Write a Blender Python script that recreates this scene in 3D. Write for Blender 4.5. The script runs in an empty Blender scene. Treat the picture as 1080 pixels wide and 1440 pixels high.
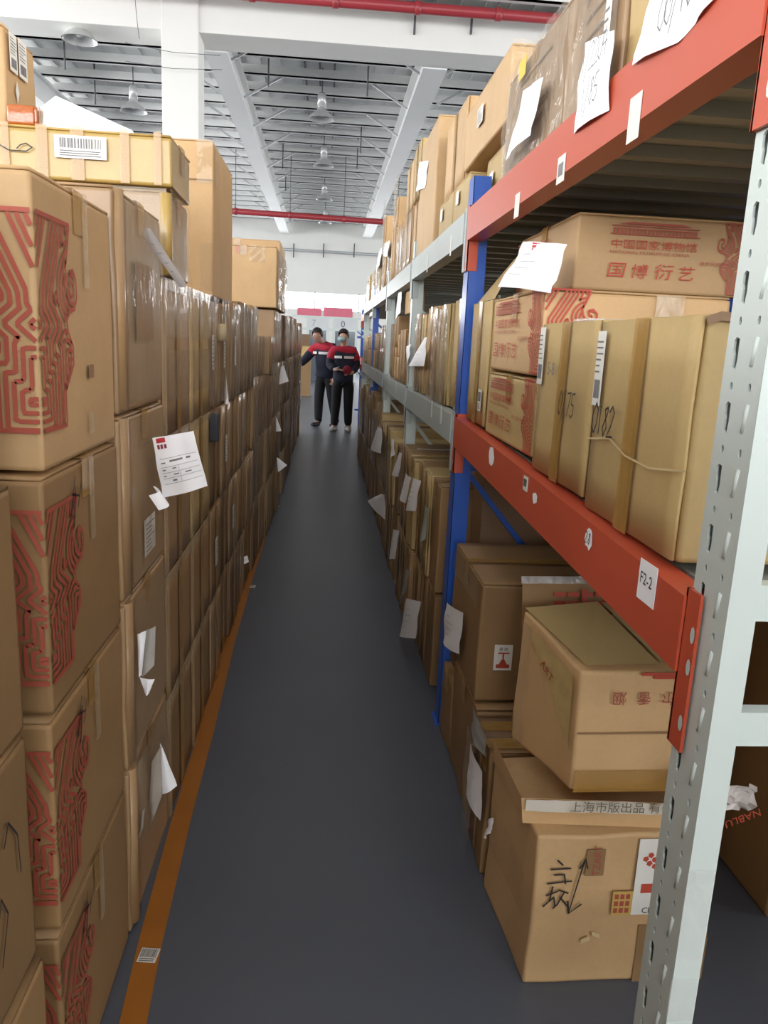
import bpy, bmesh, math, random
from mathutils import Vector, Matrix, noise
R_ = random.Random(7)
SC = bpy.context.scene
COL = SC.collection
# ------------------------------------------------------------------ camera
FPX, H = 1084.0, 1.5
PP = (540.0, 720.0)
YA = Vector((458 - PP[0], PP[1] - 480, -FPX)).normalized()
ZA = -Vector((300 - PP[0], PP[1] - 5750, -FPX)).normalized()
ZA = (ZA - YA * YA.dot(ZA)).normalized()
XA = YA.cross(ZA)
RW = Matrix((XA, YA, ZA))            # world = RW @ cam
CAM = Vector((0, 0, H))
cd = bpy.data.cameras.new('camera'); cam = bpy.data.objects.new('camera', cd); COL.objects.link(cam)
cam.matrix_world = Matrix.Translation(CAM) @ RW.to_4x4()
cd.sensor_fit = 'VERTICAL'; cd.sensor_height = 36.0; cd.lens = 36.0 * FPX / 1440.0
cd.clip_start = 0.02; cd.clip_end = 200
SC.camera = cam
# ------------------------------------------------------------------ world, lights, exposure
SC.view_settings.view_transform = 'Standard'; SC.view_settings.look = 'None'
SC.view_settings.gamma = 1.0; SC.view_settings.use_curve_mapping = False
SC.view_settings.exposure = -0.1
SC.cycles.max_bounces = 8; SC.cycles.diffuse_bounces = 5; SC.cycles.glossy_bounces = 3
SC.cycles.transparent_max_bounces = 10; SC.cycles.use_denoising = True
SC.cycles.sample_clamp_indirect = 6.0
W = bpy.data.worlds.new('world'); SC.world = W; W.use_nodes = True
W.node_tree.nodes['Background'].inputs[0].default_value = (0.85, 0.92, 1.0, 1)
W.node_tree.nodes['Background'].inputs[1].default_value = 1.0
def area(name, loc, look, sx, sy, power, color=(1, 1, 1)):
    l = bpy.data.lights.new(name, 'AREA'); l.shape = 'RECTANGLE'; l.size = sx; l.size_y = sy
    l.energy = power; l.color = color
    o = bpy.data.objects.new(name, l); COL.objects.link(o); o.location = loc
    o.rotation_euler = (Vector(look) - Vector(loc)).to_track_quat('-Z', 'Y').to_euler()
    return o
# daylight through the hall's side, rear and far windows (each sits in its window opening)
area('daylight_side_windows', (-11.8, 14, 4.6), (0, 14, 4.4), 40, 2.2, 2400, (0.97, 0.985, 1.0))
area('daylight_right_windows', (13.8, 14, 4.6), (0, 14, 4.8), 40, 2.2, 1200, (0.97, 0.985, 1.0))
area('daylight_rear_windows', (0.5, -8.8, 3.6), (0.5, 14, 4.2), 22, 3.0, 1500, (0.98, 0.985, 1.0))
area('daylight_far_window', (0.2, 39.7, 3.6), (0.2, 0, 2.4), 16, 1.0, 550, (0.96, 0.97, 1.0))
# ------------------------------------------------------------------ materials
MATS = {}
def newmat(name):
    m = bpy.data.materials.new(name); m.use_nodes = True
    nt = m.node_tree; return m, nt, nt.nodes['Principled BSDF']
def rgb(c):
    return tuple((v / 255.0 / 12.92) if v / 255.0 <= 0.04045 else ((v / 255.0 + 0.055) / 1.055) ** 2.4 for v in c) + (1.0,)
def plain(name, c, rough=0.5, metal=0.0, noise_amt=0.08, scale=6.0, bump=0.0, coat=0.0):
    if name in MATS: return MATS[name]
    m, nt, b = newmat(name); N = nt.nodes; L = nt.links
    b.inputs['Roughness'].default_value = rough; b.inputs['Metallic'].default_value = metal
    b.inputs['Coat Weight'].default_value = coat
    tc = N.new('ShaderNodeTexCoord'); nz = N.new('ShaderNodeTexNoise'); nz.inputs['Scale'].default_value = scale
    nz.inputs['Detail'].default_value = 4
    L.new(tc.outputs['Object'], nz.inputs['Vector'])
    mx = N.new('ShaderNodeMix'); mx.data_type = 'RGBA'
    cc = rgb(c); lo = tuple(v * (1 - noise_amt * 2) for v in cc[:3]) + (1,)
    mx.inputs['A'].default_value = lo; mx.inputs['B'].default_value = cc
    L.new(nz.outputs['Fac'], mx.inputs['Factor']); L.new(mx.outputs['Result'], b.inputs['Base Color'])
    if bump:
        bp = N.new('ShaderNodeBump'); bp.inputs['Strength'].default_value = bump; bp.inputs['Distance'].default_value = 0.01
        L.new(nz.outputs['Fac'], bp.inputs['Height']); L.new(bp.outputs['Normal'], b.inputs['Normal'])
    MATS[name] = m; return m
def cardboard(name, c, rough=0.62, coat=0.0, var=0.16):
    m, nt, b = newmat(name); N = nt.nodes; L = nt.links
    tc = N.new('ShaderNodeTexCoord'); oi = N.new('ShaderNodeObjectInfo')
    add = N.new('ShaderNodeVectorMath'); add.operation = 'ADD'
    L.new(tc.outputs['Object'], add.inputs[0])
    sc = N.new('ShaderNodeVectorMath'); sc.operation = 'SCALE'; sc.inputs['Scale'].default_value = 17.0
    L.new(oi.outputs['Location'], sc.inputs[0]); L.new(sc.outputs[0], add.inputs[1])
    n1 = N.new('ShaderNodeTexNoise'); n1.inputs['Scale'].default_value = 5.0; n1.inputs['Detail'].default_value = 5; n1.inputs['Roughness'].default_value = .6
    L.new(add.outputs[0], n1.inputs['Vector'])
    mp = N.new('ShaderNodeMapping'); mp.inputs['Scale'].default_value = (90, 90, 90)
    L.new(add.outputs[0], mp.inputs['Vector'])
    n2 = N.new('ShaderNodeTexNoise'); n2.inputs['Scale'].default_value = 1.0; n2.inputs['Detail'].default_value = 2
    L.new(mp.outputs[0], n2.inputs['Vector'])
    mx = N.new('ShaderNodeMix'); mx.data_type = 'RGBA'
    cc = rgb(c); mx.inputs['A'].default_value = tuple(v * (1 - var) for v in cc[:3]) + (1,)
    mx.inputs['B'].default_value = tuple(min(1, v * (1 + var)) for v in cc[:3]) + (1,)
    L.new(n1.outputs['Fac'], mx.inputs['Factor'])
    hs = N.new('ShaderNodeHueSaturation')
    mr = N.new('ShaderNodeMapRange'); mr.inputs['To Min'].default_value = 0.84; mr.inputs['To Max'].default_value = 1.12
    L.new(oi.outputs['Random'], mr.inputs['Value']); L.new(mr.outputs[0], hs.inputs['Value'])
    L.new(mx.outputs['Result'], hs.inputs['Color'])
    m2 = N.new('ShaderNodeMix'); m2.data_type = 'RGBA'; m2.blend_type = 'MULTIPLY'; m2.inputs['Factor'].default_value = .10
    L.new(hs.outputs[0], m2.inputs['A']); L.new(n2.outputs['Fac'], m2.inputs['B'])
    L.new(m2.outputs['Result'], b.inputs['Base Color'])
    b.inputs['Roughness'].default_value = rough; b.inputs['Coat Weight'].default_value = coat; b.inputs['Coat Roughness'].default_value = .22
    bp = N.new('ShaderNodeBump'); bp.inputs['Strength'].default_value = .25; bp.inputs['Distance'].default_value = 0.006
    L.new(n1.outputs['Fac'], bp.inputs['Height']); L.new(bp.outputs['Normal'], b.inputs['Normal'])
    if coat: L.new(bp.outputs['Normal'], b.inputs['Coat Normal'])
    MATS[name] = m; return m
TAN = cardboard('cardboard_tan', (198, 162, 116))
OLV = cardboard('cardboard_olive', (184, 157, 106))
BRN = cardboard('cardboard_brown', (150, 117, 77))
DRK = cardboard('cardboard_dark', (132, 102, 74))
WRP = cardboard('cardboard_wrapped', (166, 133, 94), rough=.5, coat=.45)
YLW = cardboard('cardboard_yellow', (196, 162, 88), rough=.4, coat=.5)
EDGE = plain('cardboard_worn_edge', (210, 186, 140), .7)
def clear(name, tint, fac, rough, bscale=30.0, bstr=.6, dist=.004):
    m, nt, b = newmat(name); N = nt.nodes; L = nt.links
    b.inputs['Base Color'].default_value = rgb(tint); b.inputs['Roughness'].default_value = rough
    b.inputs['Specular IOR Level'].default_value = .8
    tr = N.new('ShaderNodeBsdfTransparent'); mix = N.new('ShaderNodeMixShader')
    mix.inputs[0].default_value = fac
    tc = N.new('ShaderNodeTexCoord'); mp = N.new('ShaderNodeMapping'); mp.inputs['Scale'].default_value = (1, 1, .45)
    nz = N.new('ShaderNodeTexNoise'); nz.inputs['Scale'].default_value = bscale; nz.inputs['Detail'].default_value = 3
    nz.inputs['Distortion'].default_value = 1.0
    L.new(tc.outputs['Object'], mp.inputs[0]); L.new(mp.outputs[0], nz.inputs['Vector'])
    bp = N.new('ShaderNodeBump'); bp.inputs['Strength'].default_value = bstr; bp.inputs['Distance'].default_value = dist
    L.new(nz.outputs['Fac'], bp.inputs['Height']); L.new(bp.outputs['Normal'], b.inputs['Normal'])
    out = N['Material Output']
    L.new(tr.outputs[0], mix.inputs[1]); L.new(b.outputs[0], mix.inputs[2]); L.new(mix.outputs[0], out.inputs['Surface'])
    MATS[name] = m; return m
TAPE = clear('brown_packing_tape', (188, 146, 76), .45, .16, 10, .3, .002)
CTAPE = clear('clear_packing_tape', (205, 185, 150), .24, .1, 22, .9)
FILM = clear('stretch_film', (190, 175, 155), .30, .12, 16, 1.0, .02)
SCRAP = clear('torn_tape_film', (235, 235, 232), .22, .1, 40, 1.0, .01)
BAG = clear('clear_plastic_bag', (225, 225, 225), .45, .15, 25, 1.0, .01)
WHITEP = plain('white_paper', (250, 250, 253), .55, noise_amt=.02)
LABELM = plain('label_paper', (226, 224, 216), .45, noise_amt=.03)
INK = plain('black_marker_ink', (48, 42, 40), .6)
GREYINK = plain('grey_print_ink', (120, 118, 120), .6)
REDP = plain('red_print_ink', (186, 72, 50), .6)
REDB = plain('brick_red_print_ink', (170, 80, 62), .6)
REDL = plain('bright_red_ink', (206, 60, 66), .6)
ORG = plain('orange_red_powder_coat', (198, 86, 60), .38, noise_amt=.06, scale=3)
BLU = plain('blue_powder_coat', (48, 92, 184), .3, noise_amt=.05)
GRY = plain('grey_powder_coat', (176, 184, 182), .4, noise_amt=.06)
WHT = plain('white_powder_coat', (206, 216, 212), .36, noise_amt=.05)
DECK = plain('galvanised_shelf_steel', (150, 152, 142), .45, noise_amt=.08)
SLOT = plain('dark_slot_interior', (70, 80, 84), .8)
CONC = plain('white_painted_concrete', (232, 231, 226), .75, noise_amt=.03, scale=1.5)
STEELW = plain('white_painted_steel', (236, 237, 235), .5, noise_amt=.04, scale=1.2)
DECKW = plain('corrugated_roof_sheet', (232, 233, 231), .5, noise_amt=.05, scale=1.0)
PIPE = plain('red_pipe_paint', (164, 56, 62), .35)
DKM = plain('dark_grey_steel', (90, 90, 94), .5)
GALV = plain('galvanised_strip', (188, 190, 192), .35, .3)
# ------------------------------------------------------------------ helpers
def P(px, py, x=None, y=None, z=None):
    d = RW @ Vector((px - PP[0], PP[1] - py, -FPX))
    t = ((x - CAM.x) / d.x) if x is not None else ((y - CAM.y) / d.y) if y is not None else ((z - CAM.z) / d.z)
    return CAM + d * t
def link(name, me, mat=None, parent=None, loc=None):
    o = bpy.data.objects.new(name, me); COL.objects.link(o)
    if mat is not None:
        for mm in (mat if isinstance(mat, (list, tuple)) else [mat]): me.materials.append(mm)
    if parent is not None:
        o.parent = parent; o.matrix_parent_inverse = parent.matrix_basis.inverted()
    if loc is not None: o.location = loc
    return o
def tag(o, label=None, cat=None, group=None, kind=None):
    if label: o['label'] = label
    if cat: o['category'] = cat
    if group: o['group'] = group
    if kind: o['kind'] = kind
    return o
def empty(name, loc, label=None, cat=None, group=None):
    o = bpy.data.objects.new(name, None); COL.objects.link(o); o.location = loc; o.empty_display_size = .1
    return tag(o, label, cat, group)
def add_pts(bm, pts, quads, smooth=False):
    vs = [bm.verts.new(p) for p in pts]
    for q in quads:
        try:
            f = bm.faces.new([vs[i] for i in q]); f.smooth = smooth
        except ValueError: pass
    return vs
BOXQ = [(0, 3, 2, 1), (4, 5, 6, 7), (0, 1, 5, 4), (1, 2, 6, 5), (2, 3, 7, 6), (3, 0, 4, 7)]
def bx(bm, x0, x1, y0, y1, z0, z1):
    add_pts(bm, [(x0, y0, z0), (x1, y0, z0), (x1, y1, z0), (x0, y1, z0), (x0, y0, z1), (x1, y0, z1), (x1, y1, z1), (x0, y1, z1)], BOXQ)
def bar(bm, a, b, w, h=None, up=Vector((0, 0, 1))):
    a, b = Vector(a), Vector(b); h = h or w
    d = (b - a).normalized()
    if abs(d.dot(up)) > .95: up = Vector((0, 1, 0))
    s = d.cross(up).normalized() * w / 2; t = s.cross(d).normalized() * h / 2
    add_pts(bm, [a - s - t, a + s - t, a + s + t, a - s + t, b - s - t, b + s - t, b + s + t, b - s + t],
            [(0, 1, 2, 3), (7, 6, 5, 4), (0, 4, 5, 1), (1, 5, 6, 2), (2, 6, 7, 3), (3, 7, 4, 0)])
def tube(bm, a, b, r, n=10):
    a, b = Vector(a), Vector(b); d = (b - a).normalized()
    up = Vector((0, 0, 1)) if abs(d.z) < .9 else Vector((1, 0, 0))
    s = d.cross(up).normalized(); t = s.cross(d)
    ra = [bm.verts.new(a + (s * math.cos(k * 2 * math.pi / n) + t * math.sin(k * 2 * math.pi / n)) * r) for k in range(n)]
    rb = [bm.verts.new(b + (s * math.cos(k * 2 * math.pi / n) + t * math.sin(k * 2 * math.pi / n)) * r) for k in range(n)]
    for k in range(n):
        f = bm.faces.new((ra[k], ra[(k + 1) % n], rb[(k + 1) % n], rb[k])); f.smooth = True
    bm.faces.new(ra[::-1]); bm.faces.new(rb)
def lathe(bm, c, prof, n=20):
    rings = []
    for r, z in prof:
        rings.append([bm.verts.new((c[0] + r * math.cos(k * 2 * math.pi / n), c[1] + r * math.sin(k * 2 * math.pi / n), c[2] + z)) for k in range(n)])
    for A, B in zip(rings, rings[1:]):
        for k in range(n):
            f = bm.faces.new((A[k], A[(k + 1) % n], B[(k + 1) % n], B[k])); f.smooth = True
def done(name, bm, mat, parent=None, bevel=0, fix=True):
    if fix: bmesh.ops.recalc_face_normals(bm, faces=bm.faces)
    if bevel:
        bmesh.ops.bevel(bm, geom=[e for e in bm.edges if len(e.link_faces) == 2 and e.calc_face_angle(0) > .6], offset=bevel, segments=2, profile=.6, affect='EDGES')
    me = bpy.data.meshes.new(name); bm.to_mesh(me); bm.free()
    return link(name, me, mat, parent)
def struct(name, bm, mat, **k):
    o = done(name, bm, mat, **k); o['kind'] = 'structure'; return o
class Frame:          # a face: origin, right, up, outward
    def __init__(s, o, u, v):
        s.o = Vector(o); s.u = Vector(u).normalized(); s.v = Vector(v).normalized(); s.n = s.u.cross(s.v).normalized()
    def p(s, a, b, c=0.0): return s.o + s.u * a + s.v * b + s.n * c
def slab(bm, F, a0, a1, b0, b1, c0=0.0005, c1=0.002):
    add_pts(bm, [F.p(a0, b0, c0), F.p(a1, b0, c0), F.p(a1, b1, c0), F.p(a0, b1, c0), F.p(a0, b0, c1), F.p(a1, b0, c1), F.p(a1, b1, c1), F.p(a0, b1, c1)], BOXQ)
def ribbon(bm, F, pts, w, c=0.0015, sx=1, sy=1, ox=0, oy=0):
    q = [Vector((ox + a * sx, oy + b * sy)) for a, b in pts]
    prev = None
    for i, p in enumerate(q):
        d0 = (q[i] - q[i - 1]) if i else (q[1] - q[0]); d1 = (q[i + 1] - q[i]) if i < len(q) - 1 else d0
        d0 = d0.normalized() if d0.length else d1.normalized(); d1 = d1.normalized() if d1.length else d0
        n0 = Vector((-d0.y, d0.x)); n1 = Vector((-d1.y, d1.x)); m = n0 + n1
        m = m.normalized() if m.length > 1e-4 else n0
        k = w / 2 / max(.55, m.dot(n0))
        L, Rr = bm.verts.new(F.p(p.x + m.x * k, p.y + m.y * k, c)), bm.verts.new(F.p(p.x - m.x * k, p.y - m.y * k, c))
        if prev:
            try: bm.faces.new((prev[0], prev[1], Rr, L))
            except ValueError: pass
        prev = (L, Rr)
TXT = {}
def text(name, s, F, a, b, h, mat, parent, c=0.0015, sx=1.0, align='LEFT', rot=0.0, shear=0.0, label=None):
    key = (s, align)
    if key not in TXT:
        cu = bpy.data.curves.new('t', 'FONT'); cu.body = s; cu.size = 1.0; cu.resolution_u = 2; cu.align_x = align
        to = bpy.data.objects.new('t', cu); COL.objects.link(to)
        bpy.context.view_layer.update()
        dg = bpy.context.evaluated_depsgraph_get()
        me = bpy.data.meshes.new_from_object(to.evaluated_get(dg))
        bpy.data.objects.remove(to); bpy.data.curves.remove(cu)
        TXT[key] = me
    me = TXT[key].copy(); me.materials.clear()
    cr, sr = math.cos(rot), math.sin(rot)
    for v in me.vertices:
        x, y = (v.co.x + shear * v.co.y) * h * sx, v.co.y * h
        v.co = F.p(a + x * cr - y * sr, b + x * sr + y * cr, c)
    o = link(name, me, mat, parent)
    if label: o['label'] = label
    return o
GLY = {'0': [[(.5, 0), (.15, .2), (.1, .6), (.4, 1), (.75, .8), (.75, .3), (.5, 0)]], '1': [[(.35, .95), (.45, 0)]], '2': [[(.1, .8), (.4, 1), (.7, .8), (.5, .4), (.1, 0), (.8, .05)]],
       '3': [[(.1, .9), (.45, 1), (.7, .8), (.35, .55), (.7, .3), (.5, 0), (.1, .1)]], '4': [[(.4, 1), (.1, .4), (.8, .45)], [(.6, .8), (.55, 0)]], '5': [[(.75, 1), (.25, .95), (.2, .55), (.65, .5), (.7, .15), (.4, 0), (.1, .1)]],
       '6': [[(.6, 1), (.2, .5), (.2, .1), (.55, 0), (.7, .3), (.25, .4)]], '7': [[(.1, .95), (.75, 1), (.4, 0)]], '8': [[(.6, .95), (.25, .85), (.65, .3), (.4, 0), (.15, .25), (.6, .75), (.6, .95)]],
       '9': [[(.7, .9), (.3, 1), (.2, .65), (.65, .6), (.7, .9), (.6, 0)]], '/': [[(.6, 1.1), (.1, -.3)]], '-': [[(.1, .5), (.7, .5)]],
       'L': [[(.6, .9), (.6, .6)], [(.2, .62), (1.0, .68)], [(.4, .55), (.5, .1)], [(.8, .55), (.7, .1)], [(.1, .02), (1.1, .1)]],
       'S': [[(.1, .8), (.7, .9)], [(.4, 1), (.1, .2)], [(.1, .5), (.6, .55), (.5, .1), (.2, .2)], [(.8, 1), (.6, .5)], [(.7, .7), (1.1, .75), (.6, 0)], [(.7, .5), (1.2, 0)]]}
def scrawl(name, s, F, a, b, h, w, mat, parent, adv=.75, slant=.12, c=.002):
    bm = bmesh.new(); x = a
    for ch in s:
        for st in GLY.get(ch, []): ribbon(bm, F, [(x + (p[0] * .7 + slant * p[1]) * h, b + p[1] * h) for p in st], w, c)
        x += h * adv
    return done(name, bm, mat, parent, fix=False)
# ------------------------------------------------------------------ cartons
def body_mesh(x0, x1, y0, y1, z0, z1, cuts=4, dent=.004, bev=.007, seed=0):
    bm = bmesh.new(); sx, sy, sz = x1 - x0, y1 - y0, z1 - z0
    bx(bm, -sx / 2, sx / 2, -sy / 2, sy / 2, 0, sz)
    bmesh.ops.recalc_face_normals(bm, faces=bm.faces)
    bmesh.ops.bevel(bm, geom=bm.edges[:], offset=bev, segments=2, profile=.7, affect='EDGES')
    if cuts: bmesh.ops.subdivide_edges(bm, edges=[e for e in bm.edges if e.calc_length() > .06], cuts=cuts, use_grid_fill=True)
    s = Vector((seed * 3.1, seed * 1.7, seed * .9))
    for v in bm.verts:
        n = noise.noise_vector(v.co * 5 + s)
        k = dent * 1.4
        v.co += Vector((n.x, n.y, n.z * .5 if v.co.z > .02 else 0)) * k
        v.co.z = min(max(v.co.z, 0), sz)
        v.co.x = min(max(v.co.x, -sx / 2), sx / 2); v.co.y = min(max(v.co.y, -sy / 2), sy / 2)
    for f in bm.faces: f.smooth = f.calc_area() < .003
    return bm
NB = [0]
def carton(label, x0, x1, y0, y1, z0, z1, mat=BRN, cat='box', group=None, open_='z', detail=2, dent=.004, yaw=0.0, tape=None, seam='v', cuts=None):
    """detail 2: body, flaps, tape as children; 1: body and tape; 0: one plain mesh with folded seams"""
    NB[0] += 1; seed = NB[0]
    if open_ == 'z' and detail: z1 -= .0075
    t = .004 if detail else 0
    bx0, bx1, by0, bz1 = x0, x1, y0, z1
    if open_ == 'z': bz1 = z1 - t
    if open_ == 'x+': bx1 = x1 - t
    if open_ == 'x-': bx0 = x0 + t
    if open_ == 'y-': by0 = y0 + t
    bm = body_mesh(bx0, bx1, by0, y1, z0, bz1, cuts if cuts is not None else (4 if detail == 2 else 2), dent, .009 if detail == 2 else .007, seed)
    me = bpy.data.meshes.new('cardboard_box'); bm.to_mesh(me); bm.free()
    o = bpy.data.objects.new('cardboard_box', me); COL.objects.link(o); me.materials.append(mat)
    o.location = ((bx0 + bx1) / 2, (by0 + y1) / 2, z0); tag(o, label, cat, group)
    F = {'x+': Frame((x1, y0, z0), (0, 1, 0), (0, 0, 1)), 'x-': Frame((x0, y1, z0), (0, -1, 0), (0, 0, 1)),
         'y-': Frame((x0, y0, z0), (1, 0, 0), (0, 0, 1)), 'z': Frame((x0, y0, z1), (1, 0, 0), (0, 1, 0))}
    dims = {'x+': (y1 - y0, z1 - z0), 'x-': (y1 - y0, z1 - z0), 'y-': (x1 - x0, z1 - z0), 'z': (x1 - x0, y1 - y0)}
    G = F[open_]; A, B = dims[open_]
    if detail:
        vert = (seam == 'v')
        for s in (0, 1):
            b2 = bmesh.new()
            g = .002
            if vert: a0, a1, b0, b1 = (.003, A / 2 - g, .003, B - .003) if s == 0 else (A / 2 + g, A - .003, .003, B - .003)
            else: a0, a1, b0, b1 = (.003, A - .003, .003, B / 2 - g) if s == 0 else (.003, A - .003, B / 2 + g, B - .003)
            n = 5; gr = []
            for i in range(n + 1):
                row = []
                for j in range(n + 1):
                    a = a0 + (a1 - a0) * i / n; b = b0 + (b1 - b0) * j / n
                    lift = .0012 + .0035 * abs(noise.noise(Vector((a * 7 + seed, b * 7, s * 3.3)))) * (1 if detail == 2 else .6)
                    row.append(b2.verts.new(G.p(a, b, lift)))
                gr.append(row)
            for i in range(n):
                for j in range(n): b2.faces.new((gr[i][j], gr[i + 1][j], gr[i + 1][j + 1], gr[i][j + 1])).smooth = True
            ex = bmesh.ops.extrude_face_region(b2, geom=b2.faces[:])
            for v in ex['geom']:
                if isinstance(v, bmesh.types.BMVert): v.co -= G.n * .005
            done('flap', b2, mat, o)
        tm = tape if tape is not None else TAPE
        b3 = bmesh.new(); w = .028
        if vert: slab(b3, G, A / 2 - w, A / 2 + w, .001, B - .001, .006, .0068)
        else: slab(b3, G, .001, A - .001, B / 2 - w, B / 2 + w, .006, .0068)
        if open_ == 'z' and vert:
            fy = F['y-']; slab(b3, fy, A / 2 - w, A / 2 + w, z1 - z0 - .07, z1 - z0 + .003, .003, .0042)
        elif open_ == 'z':
            for kk in ('x+', 'x-'):
                fx = F[kk]; D = y1 - y0; slab(b3, fx, D / 2 - w, D / 2 + w, z1 - z0 - .07, z1 - z0 + .003, .003, .0042)
        done('packing_tape', b3, tm, o)
    if yaw:
        pass
    o_frames = {k: Frame(f.p(0, 0, .0045 if detail else .003), f.u, f.v) for k, f in F.items()}
    return o, o_frames, (A, B)
def sticker(parent, F, a0, a1, b0, b1, kind='barcode', mat=LABELM, c=.003, name='shipping_label', label=None):
    bm = bmesh.new(); slab(bm, F, a0, a1, b0, b1, c, c + .0008); s = done(name, bm, mat, parent)
    if label: s['label'] = label
    w, h = a1 - a0, b1 - b0
    bm = bmesh.new(); rr = random.Random(int(a0 * 1000 + b0 * 777)); cc = c + .0014
    if kind == 'barcode':
        x = a0 + w * .1
        while x < a0 + w * .9:
            ww = rr.choice([.01, .02, .03]) * w; slab(bm, F, x, x + ww, b0 + h * .45, b1 - h * .12, cc, cc + .0003); x += ww + rr.choice([.012, .025]) * w
        for k in range(3): slab(bm, F, a0 + w * .1, a0 + w * rr.uniform(.5, .9), b0 + h * (.1 + .1 * k), b0 + h * (.14 + .1 * k), cc, cc + .0003)
    elif kind == 'lines':
        for k in range(7): slab(bm, F, a0 + w * .1, a0 + w * rr.uniform(.5, .92), b0 + h * (.1 + .12 * k), b0 + h * (.13 + .12 * k), cc, cc + .0003)
    elif kind == 'waybill':
        for k in range(6): slab(bm, F, a0 + w * .08, a0 + w * rr.uniform(.5, .92), b0 + h * (.45 + .08 * k), b0 + h * (.47 + .08 * k), cc, cc + .0003)
        x = a0 + w * .15
        while x < a0 + w * .85:
            ww = rr.choice([.02, .03, .05]) * w; slab(bm, F, x, x + ww, b0 + h * .1, b0 + h * .35, cc, cc + .0003); x += ww + .03 * w
    if kind: done('print', bm, GREYINK, s)
    else: bm.free()
    return s
def film(parent, F, a0, a1, b0, b1, c=.008, amp=.006, n=14, mat=FILM, name='stretch_film', seed=1):
    bm = bmesh.new(); g = []
    for i in range(n + 1):
        row = []
        for j in range(n + 1):
            a = a0 + (a1 - a0) * i / n; b = b0 + (b1 - b0) * j / n
            k = noise.noise(Vector((a * 26 + seed, b * 12, seed * .7)))
            row.append(bm.verts.new(F.p(a, b, c + amp * k)))
        g.append(row)
    for i in range(n):
        for j in range(n): bm.faces.new((g[i][j], g[i + 1][j], g[i + 1][j + 1], g[i][j + 1])).smooth = True
    return done(name, bm, mat, parent, fix=False)
# --------- bronze-mask motif printed round a box corner: contour lines round a few seed shapes
def seg_d(p, a, b, k=1.0):
    ax, ay = a; bx_, by_ = b; dx, dy = bx_ - ax, by_ - ay; l2 = dx * dx + dy * dy
    t = max(0, min(1, ((p[0] - ax) * dx + (p[1] - ay) * dy) / l2)) if l2 else 0
    ex, ey = abs(p[0] - ax - t * dx), abs(p[1] - ay - t * dy)
    return math.hypot(ex, ey) if k else max(ex, ey)
MSIL = [(0, 0), (.105, 0), (.105, .055), (.125, .075), (.150, .10), (.150, .13), (.128, .155), (.122, .175), (.14, .19), (.165, .195), (.178, .215), (.176, .245), (.162, .26), (.148, .255), (.15, .238), (.160, .235), (.158, .218), (.146, .212), (.130, .235), (.125, .26), (.14, .30), (.15, .33), (0, .33)]
def inside(p, poly):
    c = False; n = len(poly)
    for i in range(n):
        (xa, ya), (xb, yb) = poly[i], poly[i - 1]
        if (ya > p[1]) != (yb > p[1]) and p[0] < (xb - xa) * (p[1] - ya) / (yb - ya) + xa: c = not c
    return c
def mfield(p):
    u, v = p
    base = min(max(abs(u) - .028, abs(v - .045) - .018), max(abs(u) - .010, abs(v - .085) - .03))
    dia = (abs(u) * .8 + abs(v - .165)) * .75 - .006
    vee = min(seg_d(p, (0, .22), (.055, .33)), seg_d(p, (0, .20), (.0, .215)))
    hook = abs(math.hypot(u - .158, v - .228) - .012)
    return min(base, dia, vee, hook)
MSEG = {}
def motif_segments(spacing, curl, cell=.0042):
    key = (spacing, curl)
    if key in MSEG: return MSEG[key]
    nx, ny = int(.182 / cell), int(.33 / cell); out = []
    val = {(i, j): mfield((i * cell, j * cell)) for i in range(nx + 1) for j in range(ny + 1)}
    for i in range(nx):
        for j in range(ny):
            if not inside(((i + .5) * cell, (j + .5) * cell), MSIL): continue
            if not curl and i * cell > .115: continue
            c = [(i, j), (i + 1, j), (i + 1, j + 1), (i, j + 1)]; f = [val[q] for q in c]
            k0, k1 = math.floor(min(f) / spacing), math.floor(max(f) / spacing)
            for k in range(k0 + 1, k1 + 1):
                L = k * spacing; pts = []
                for q in range(4):
                    fa, fb = f[q], f[(q + 1) % 4]
                    if (fa < L) != (fb < L):
                        t = (L - fa) / (fb - fa); (xa, ya), (xb, yb) = c[q], c[(q + 1) % 4]
                        pts.append(((xa + (xb - xa) * t) * cell, (ya + (yb - ya) * t) * cell))
                if len(pts) >= 2: out.append((pts[0], pts[1]))
                if len(pts) == 4: out.append((pts[2], pts[3]))
    n = len(MSIL)
    for q in range(1, n - 2):
        if curl or max(MSIL[q][0], MSIL[q + 1][0]) < .13: out.append((MSIL[q], MSIL[q + 1]))
    MSEG[key] = out; return out
def motif_chains(spacing, curl):
    key = ('c', spacing, curl)
    if key in MSEG: return MSEG[key]
    q_ = lambda p: (round(p[0] * 1e5), round(p[1] * 1e5)); adj = {}; pos = {}
    for a, b in motif_segments(spacing, curl):
        ka, kb = q_(a), q_(b)
        if ka == kb: continue
        pos[ka] = a; pos[kb] = b; adj.setdefault(ka, set()).add(kb); adj.setdefault(kb, set()).add(ka)
    chains = []
    def walk(k):
        ch = [k]
        while adj[k]:
            n = adj[k].pop(); adj[n].discard(k); ch.append(n); k = n
        return ch
    for k in [k for k in adj if len(adj[k]) == 1] + list(adj):
        while adj[k]:
            ch = walk(k)
            if len(ch) > 24: chains.append([pos[c] for c in ch[::2]] + ([pos[ch[-1]]] if len(ch) % 2 == 0 else []))
            elif len(ch) > 2: chains.append([pos[c] for c in ch])
    MSEG[key] = chains; return chains
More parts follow.
